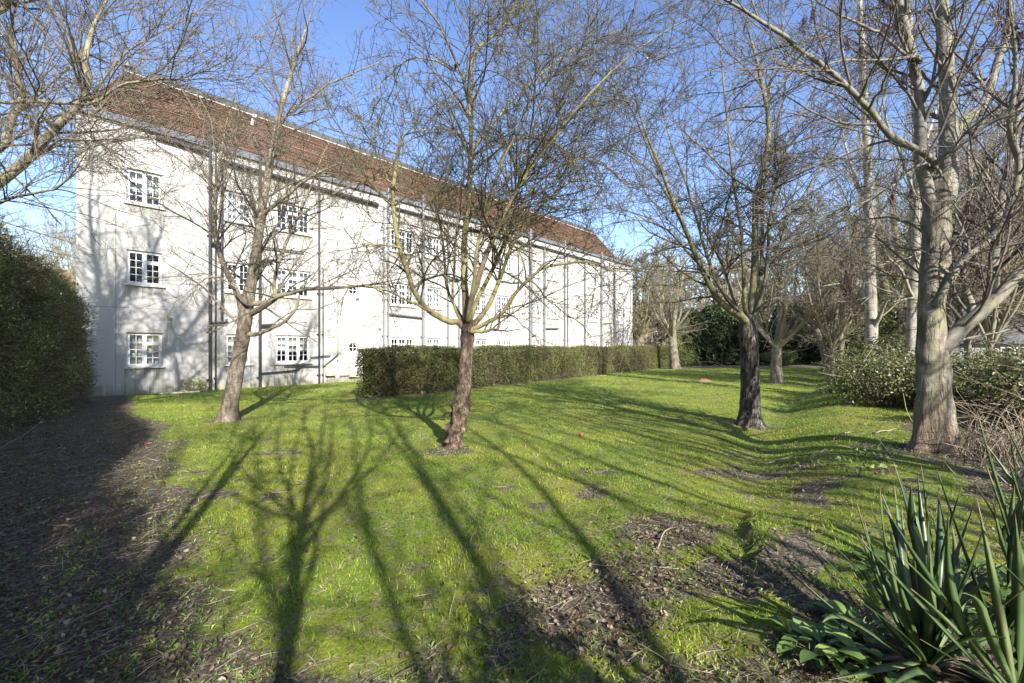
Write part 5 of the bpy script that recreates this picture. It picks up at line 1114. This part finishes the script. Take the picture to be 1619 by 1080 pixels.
yucca('nearest spiky green yucca with sword leaves in the bottom right corner', tuple(yb), tips, 31)
y2 = list(at(1672, 985, 2.4)); y2[2] = float(ground_z(y2[0], y2[1])) + .02
tips2 = [(1543, 722, 2.5), (1558, 700, 2.6), (1545, 650, 2.55), (1582, 655, 2.5), (1596, 680, 2.7), (1612, 650, 2.45), (1590, 720, 2.75), (1640, 640, 2.6), (1570, 790, 2.4), (1605, 760, 2.3), (1550, 880, 2.3), (1450, 905, 2.35), (1680, 650, 2.6), (1560, 830, 2.7), (1700, 640, 2.5), (1740, 680, 2.6), (1780, 800, 2.6), (1530, 960, 2.5), (1630, 700, 2.8), (1620, 800, 2.3)]
yucca('second spiky yucca cut by the right edge, behind the nearest one', tuple(y2), tips2, 32, .023)

y3 = list(at(1608, 1062, 1.95)); y3[2] = float(ground_z(y3[0], y3[1])) + .01
tips3 = [(1428, 882, 1.75), (1352, 843, 1.85), (1398, 800, 2.0), (1482, 742, 2.05), (1545, 788, 1.85), (1588, 705, 1.95), (1520, 850, 1.7), (1622, 758, 1.9), (1700, 800, 1.9), (1640, 720, 2.05), (1560, 735, 2.1), (1440, 930, 1.65), (1500, 800, 1.75), (1605, 810, 1.75), (1680, 900, 1.8), (1455, 1010, 1.7), (1570, 880, 1.65)]
yucca('lowest spiky yucca in the very corner, its long blades crossing the nearest one', tuple(y3), tips3, 33, .0215)

M_BROAD = leafmat('broad_leaf', [(0, (0.06, 0.12, 0.03)), (.6, (0.14, 0.24, 0.055)), (1, (0.26, 0.35, 0.10))], .35, .5, .3)
def broad_plant(label, x, y, r, n, size, seed):
    rng = np.random.default_rng(seed); z = float(ground_z(x, y)); root = tag(empty('broad_leaved_plant', (x, y, z)), label, 'leafy plant', 'broad leaved plants round the yuccas')
    vs, qs, tn, off = [], [], [], 0; st = []
    for i in range(n):
        a = rng.random() * 6.283; rr = r * math.sqrt(rng.random()); el = rng.uniform(.15, .9); L = size * rng.uniform(.6, 1.25)
        b0 = np.array([math.cos(a) * rr * .75, math.sin(a) * rr * .75, .02 + .05 * rng.random()]); d = np.array([math.cos(a + rng.normal(0, .5)), math.sin(a + rng.normal(0, .5)), math.tan(el) * .8]); d /= np.linalg.norm(d)
        k = 8; u = np.linspace(0, 1, k); c = b0 + d * L * u[:, None] * 1.0; c[:, 2] -= L * .38 * u ** 2.2
        s = norm(np.cross(d, [0, 0, 1]) + rng.normal(0, .15, 3)); w = L * .23 * np.sin(np.pi * np.clip(u * .93 + .06, 0, 1)) ** .75; nn = np.cross(s, d)
        V = np.stack([c - s * w[:, None] + nn * (w * .25)[:, None], c - nn * .002, c + s * w[:, None] + nn * (w * .25)[:, None]], 1).reshape(-1, 3)
        for j in range(k - 1):
            o_ = off + j * 3; qs += [(o_, o_ + 1, o_ + 4, o_ + 3), (o_ + 1, o_ + 2, o_ + 5, o_ + 4)]
        t_ = rng.random(); tn += [t_] * (2 * (k - 1)); vs.append(V); off += len(V); st.append(np.stack([np.array([b0[0] * .4, b0[1] * .4, -.02]), b0 * .7 + np.array([0, 0, .0]), b0]))
    build('leaves', np.vstack(vs), np.array(qs), M_BROAD, root, tint=tn, smooth=True)
    V, Qd = tubes(np.array(st), np.full((n, 3), .003), 4); build('stalks', V, Qd, M_BROAD, root, tint=np.full(len(Qd), .2), smooth=True)
for i, (px, py, Y, r, n, s, lb) in enumerate([(1300, 1010, 2.28, .20, 46, .115, 'lush broad leaved plant left of the nearest yucca'), (1345, 985, 2.45, .19, 40, .11, 'broad leaved plant tucked between the nearest yucca and the lawn'), (1400, 1050, 2.12, .18, 40, .11, 'broad leaved plant at the bottom edge under the nearest yucca'),
                                              (1395, 900, 2.95, .20, 30, .11, 'smaller broad leaved plant behind the nearest yucca'), (1545, 905, 2.9, .24, 40, .12, 'broad leaved plant between the two yuccas'), (1590, 990, 2.45, .22, 36, .11, 'broad leaved plant right of the nearest yucca at the edge'), (1480, 960, 2.6, .2, 30, .1, 'broad leaved plant hidden behind the middle of the nearest yucca')]):
    p = at(px, py, Y); broad_plant(lb, p[0], p[1], r, n, s, 900 + i)
# little round-leaved weeds by the big trunk
for i, (x_, y_, lb) in enumerate(((4.35, 5.35, 'patch of round ivy leaves on the grass left of the big pale trunk'), (3.75, 4.9, 'small sprig of round leaves on the lawn near the big pale trunk'), (6.0, 5.1, 'leafy weeds right of the stringy base of the big pale trunk'))):
    z = float(ground_z(x_, y_)); r0 = tag(empty('ivy_patch', (x_, y_, z)), lb, 'weed'); crown_leaves(np.random.default_rng(950 + i), 70, (0, 0, .05), (.4, .25, .06), .05, M_WEED, r0, 'leaves', 14, ratio=.8)

# dry canes and stringy stems round the foot of the big tree
rng = np.random.default_rng(41)
def canes(label, x, y, n, r, hh, seed, name='dry_canes', spread=.5):
    rng = np.random.default_rng(seed); z = float(ground_z(x, y)); root = tag(empty(name, (x, y, z)), label, 'dry stems')
    b0 = np.concatenate([rng.normal(0, r, (n, 2)), np.full((n, 1), -.02)], 1); d = np.concatenate([rng.normal(0, spread, (n, 2)), np.full((n, 1), 1.)], 1); L = hh * (.5 + .7 * rng.random((n, 1)))
    m1 = b0 + d * L * .5; e = b0 + d * L + np.concatenate([rng.normal(0, .3, (n, 2)), -np.abs(rng.normal(0, .35, (n, 1)))], 1) * L
    e[:, 2] = np.maximum(e[:, 2], .02)
    V, Qd = tubes(np.stack([catmull([b0[i], m1[i], e[i]], 8) for i in range(n)]), np.tile(np.linspace(.005, .002, 8), (n, 1)), 3)
    build('stems', V, Qd, M_STALK, root, tint=np.repeat(rng.random(n), 21)); return root
canes('tangle of dry brown stems right of the foot of the big pale tree', 5.95, 5.35, 120, .35, .75, 42)
canes('upright stringy dry stems against the front of the big pale trunk', 5.42, 5.2, 70, .09, .42, 43, spread=.12)
canes('dry stems behind the second yucca', 5.2, 4.3, 90, .4, .45, 44)
canes('arching bramble canes at the right edge', 8.0, 6.0, 70, .4, 1.2, 45)
# timber fence panel behind the brambles at the right edge
fz = float(ground_z(8.6, 6.1)); fence = tag(empty('wooden_fence', (8.4, 6.25, fz), math.radians(62)), 'weathered low wooden fence behind the yuccas at the right edge', 'fence')
M_WOOD = bark('fence_wood', (0.10, 0.075, 0.05), (0.19, 0.145, 0.10), (0.28, 0.22, 0.155), scale=10, stretch=(1, 1, .15), bump=.4)
q = MB()
for i in range(22): q.box(-2.2 + i * .2, -2.2 + i * .2 + .185, 0, .018, -.1, .72 + .02 * math.sin(i * 2.1))
q.build('panel', M_WOOD, fence)
for i in range(3): q = MB(); q.box(-2.25 + i * 2.2, -2.15 + i * 2.2, .02, .12, -.2, .82); q.build('post', M_WOOD, fence)

# ------------------------------------------------------------------ small things on the lawn
def gpt(px, py):
    Y = F * EYE / (py - CY)
    for _ in range(4):
        x = px_x(px, Y); Y = F * (EYE - float(ground_z(x, Y))) / (py - CY)
    return px_x(px, Y), Y, float(ground_z(px_x(px, Y), Y))
M_RED = plain('faded_red_rubber', (0.36, 0.11, 0.085), .8, .4, .25, 30)
x_, y_, z_ = gpt(919, 690)
r0 = tag(empty('ball', (x_, y_, z_)), 'small faded red ball lying on the grass in the middle of the lawn', 'ball')
uu, vv = np.meshgrid(np.linspace(0, 2 * np.pi, 24, endpoint=False), np.linspace(.02, np.pi - .02, 14))
Vb = np.stack([np.cos(uu) * np.sin(vv), np.sin(uu) * np.sin(vv), np.cos(vv)], -1).reshape(-1, 3) * .036 + np.array([0, 0, .036])
qb = [(i * 24 + j, (i + 1) * 24 + j, (i + 1) * 24 + (j + 1) % 24, i * 24 + (j + 1) % 24) for i in range(13) for j in range(24)]
build('rubber_shell', Vb, np.array(qb), M_RED, r0, smooth=True)
q = MB(); q.tube([(math.cos(t) * .0362, math.sin(t) * .0362, .036) for t in np.linspace(0, 6.2832, 25)], .0012, 4); q.build('seam', M_RED, r0)

x_, y_, z_ = gpt(1113, 603)
r0 = tag(empty('stake', (x_, y_, z_)), 'short dark stake standing in a little mound of reddish earth on the far lawn', 'stake')
q = MB(); q.tube([(0, 0, -.1), (.01, 0, .25), (.0, 0, .46)], [.03, .026, .022], 8); q.build('post', M_CORE, r0)
rng = np.random.default_rng(5); Vm = []
for i in range(8):
    for j in range(16):
        rr = .32 * i / 7; Vm.append((math.cos(j * .3927) * rr * 1.2, math.sin(j * .3927) * rr, .1 * (1 - (i / 7) ** 1.6) + .03 * rng.random() - .02 * (i == 7)))
build('earth_mound', Vm, np.array([(i * 16 + j, (i + 1) * 16 + j, (i + 1) * 16 + (j + 1) % 16, i * 16 + (j + 1) % 16) for i in range(7) for j in range(16)]), plain('red_earth', (0.24, 0.12, 0.08), .9, .1, .4, 20), r0)

x_, y_, z_ = gpt(669, 625)
r0 = tag(empty('brick', (x_, y_, z_), .5), 'loose orange brick standing at the foot of the clipped hedge', 'brick')
q = MB(); q.box(-.09, .09, -.05, .05, 0, .13); o = q.build('brick_body', plain('orange_brick', (0.24, 0.14, 0.09), .9, .1, .3, 25), r0)
bv = o.modifiers.new('bevel', 'BEVEL'); bv.width = .012; bv.segments = 2
x_, y_, z_ = gpt(283, 621)
o = tag(empty('stone_slab', (x_, y_, z_), WA), 'flat pale stone slab lying on the grass beside the white wall', 'slab')
q = MB(); q.box(-.55, .55, -.22, .22, -.03, .035); s_ = q.build('slab_body', plain('pale_stone', (0.36, 0.34, 0.29), .9, .1, .25, 8), o); bv = s_.modifiers.new('bevel', 'BEVEL'); bv.width = .012; bv.segments = 2
x_, y_, z_ = gpt(232, 703)
o = tag(empty('litter_wrapper', (x_, y_, z_), .3), 'crumpled pink wrapper lying on the bare earth by the tall hedge', 'litter')
Vp = [(i * .02 - .04 + .006 * rng.normal(), j * .018 - .027 + .006 * rng.normal(), .012 + .018 * rng.random()) for i in range(5) for j in range(4)]
build('wrapper_sheet', Vp, np.array([(i * 4 + j, (i + 1) * 4 + j, (i + 1) * 4 + j + 1, i * 4 + j + 1) for i in range(4) for j in range(3)]), plain('pink_paper', (0.5, 0.06, 0.2), .5, .4, .1, 20), o)

M_STICK = bark('fallen_stick', (0.13, 0.10, 0.07), (0.26, 0.21, 0.15), (0.40, 0.34, 0.26), scale=20, bump=.2)
def stick(label, pp, r, side=()):
    g = [gpt(*p) for p in pp]; c = catmull(g, 18); c[:, 2] = ground_z(c[:, 0], c[:, 1]) + r * 1.6 + .012 + .02 * np.sin(np.linspace(0, 5, 18)) ** 2
    B = c[0].copy(); root = tag(empty('fallen_stick', tuple(B)), label, 'stick', 'fallen sticks on the lawn')
    q = MB(); q.tube(c - B, np.linspace(r, r * .4, 18), 6); q.build('stem', M_STICK, root, smooth=True)
    for k, (i, dx, dy) in enumerate(side):
        q = MB(); q.tube([c[i] - B, c[i] - B + np.array([dx * .5, dy * .5, .02]), c[i] - B + np.array([dx, dy, .0])], [r * .5, r * .4, r * .2], 5); q.build('side_twig', M_STICK, root, smooth=True)
stick('long pale curved stick lying on the grass left of the big pale trunk', [(1207, 737), (1250, 728), (1300, 722), (1345, 723), (1400, 728)], .012, ((8, .25, .2), (12, .3, -.1)))
stick('short pale straight stick beside the furrow in front of the brambles', [(1383, 688), (1400, 685), (1416, 683)], .012, ((9, .05, .12),))
stick('forked twig standing out of the leaf litter patch in the foreground', [(1040, 872), (1050, 850), (1062, 838), (1068, 832)], .008, ((9, .1, -.02),))
stick('thin dead stalk on the bare earth in front of the tall hedge', [(195, 688), (225, 680), (262, 671)], .007, ((9, .2, .1),))
stick('long thin straw on the earth at the left edge by the tall hedge', [(0, 712), (40, 690), (80, 655), (100, 635)], .007, ((9, .2, -.1),))
stick('thin curved stick near the furrow beyond the long pale one', [(1318, 697), (1330, 690), (1345, 687), (1360, 690)], .009, ((9, .15, .05),))
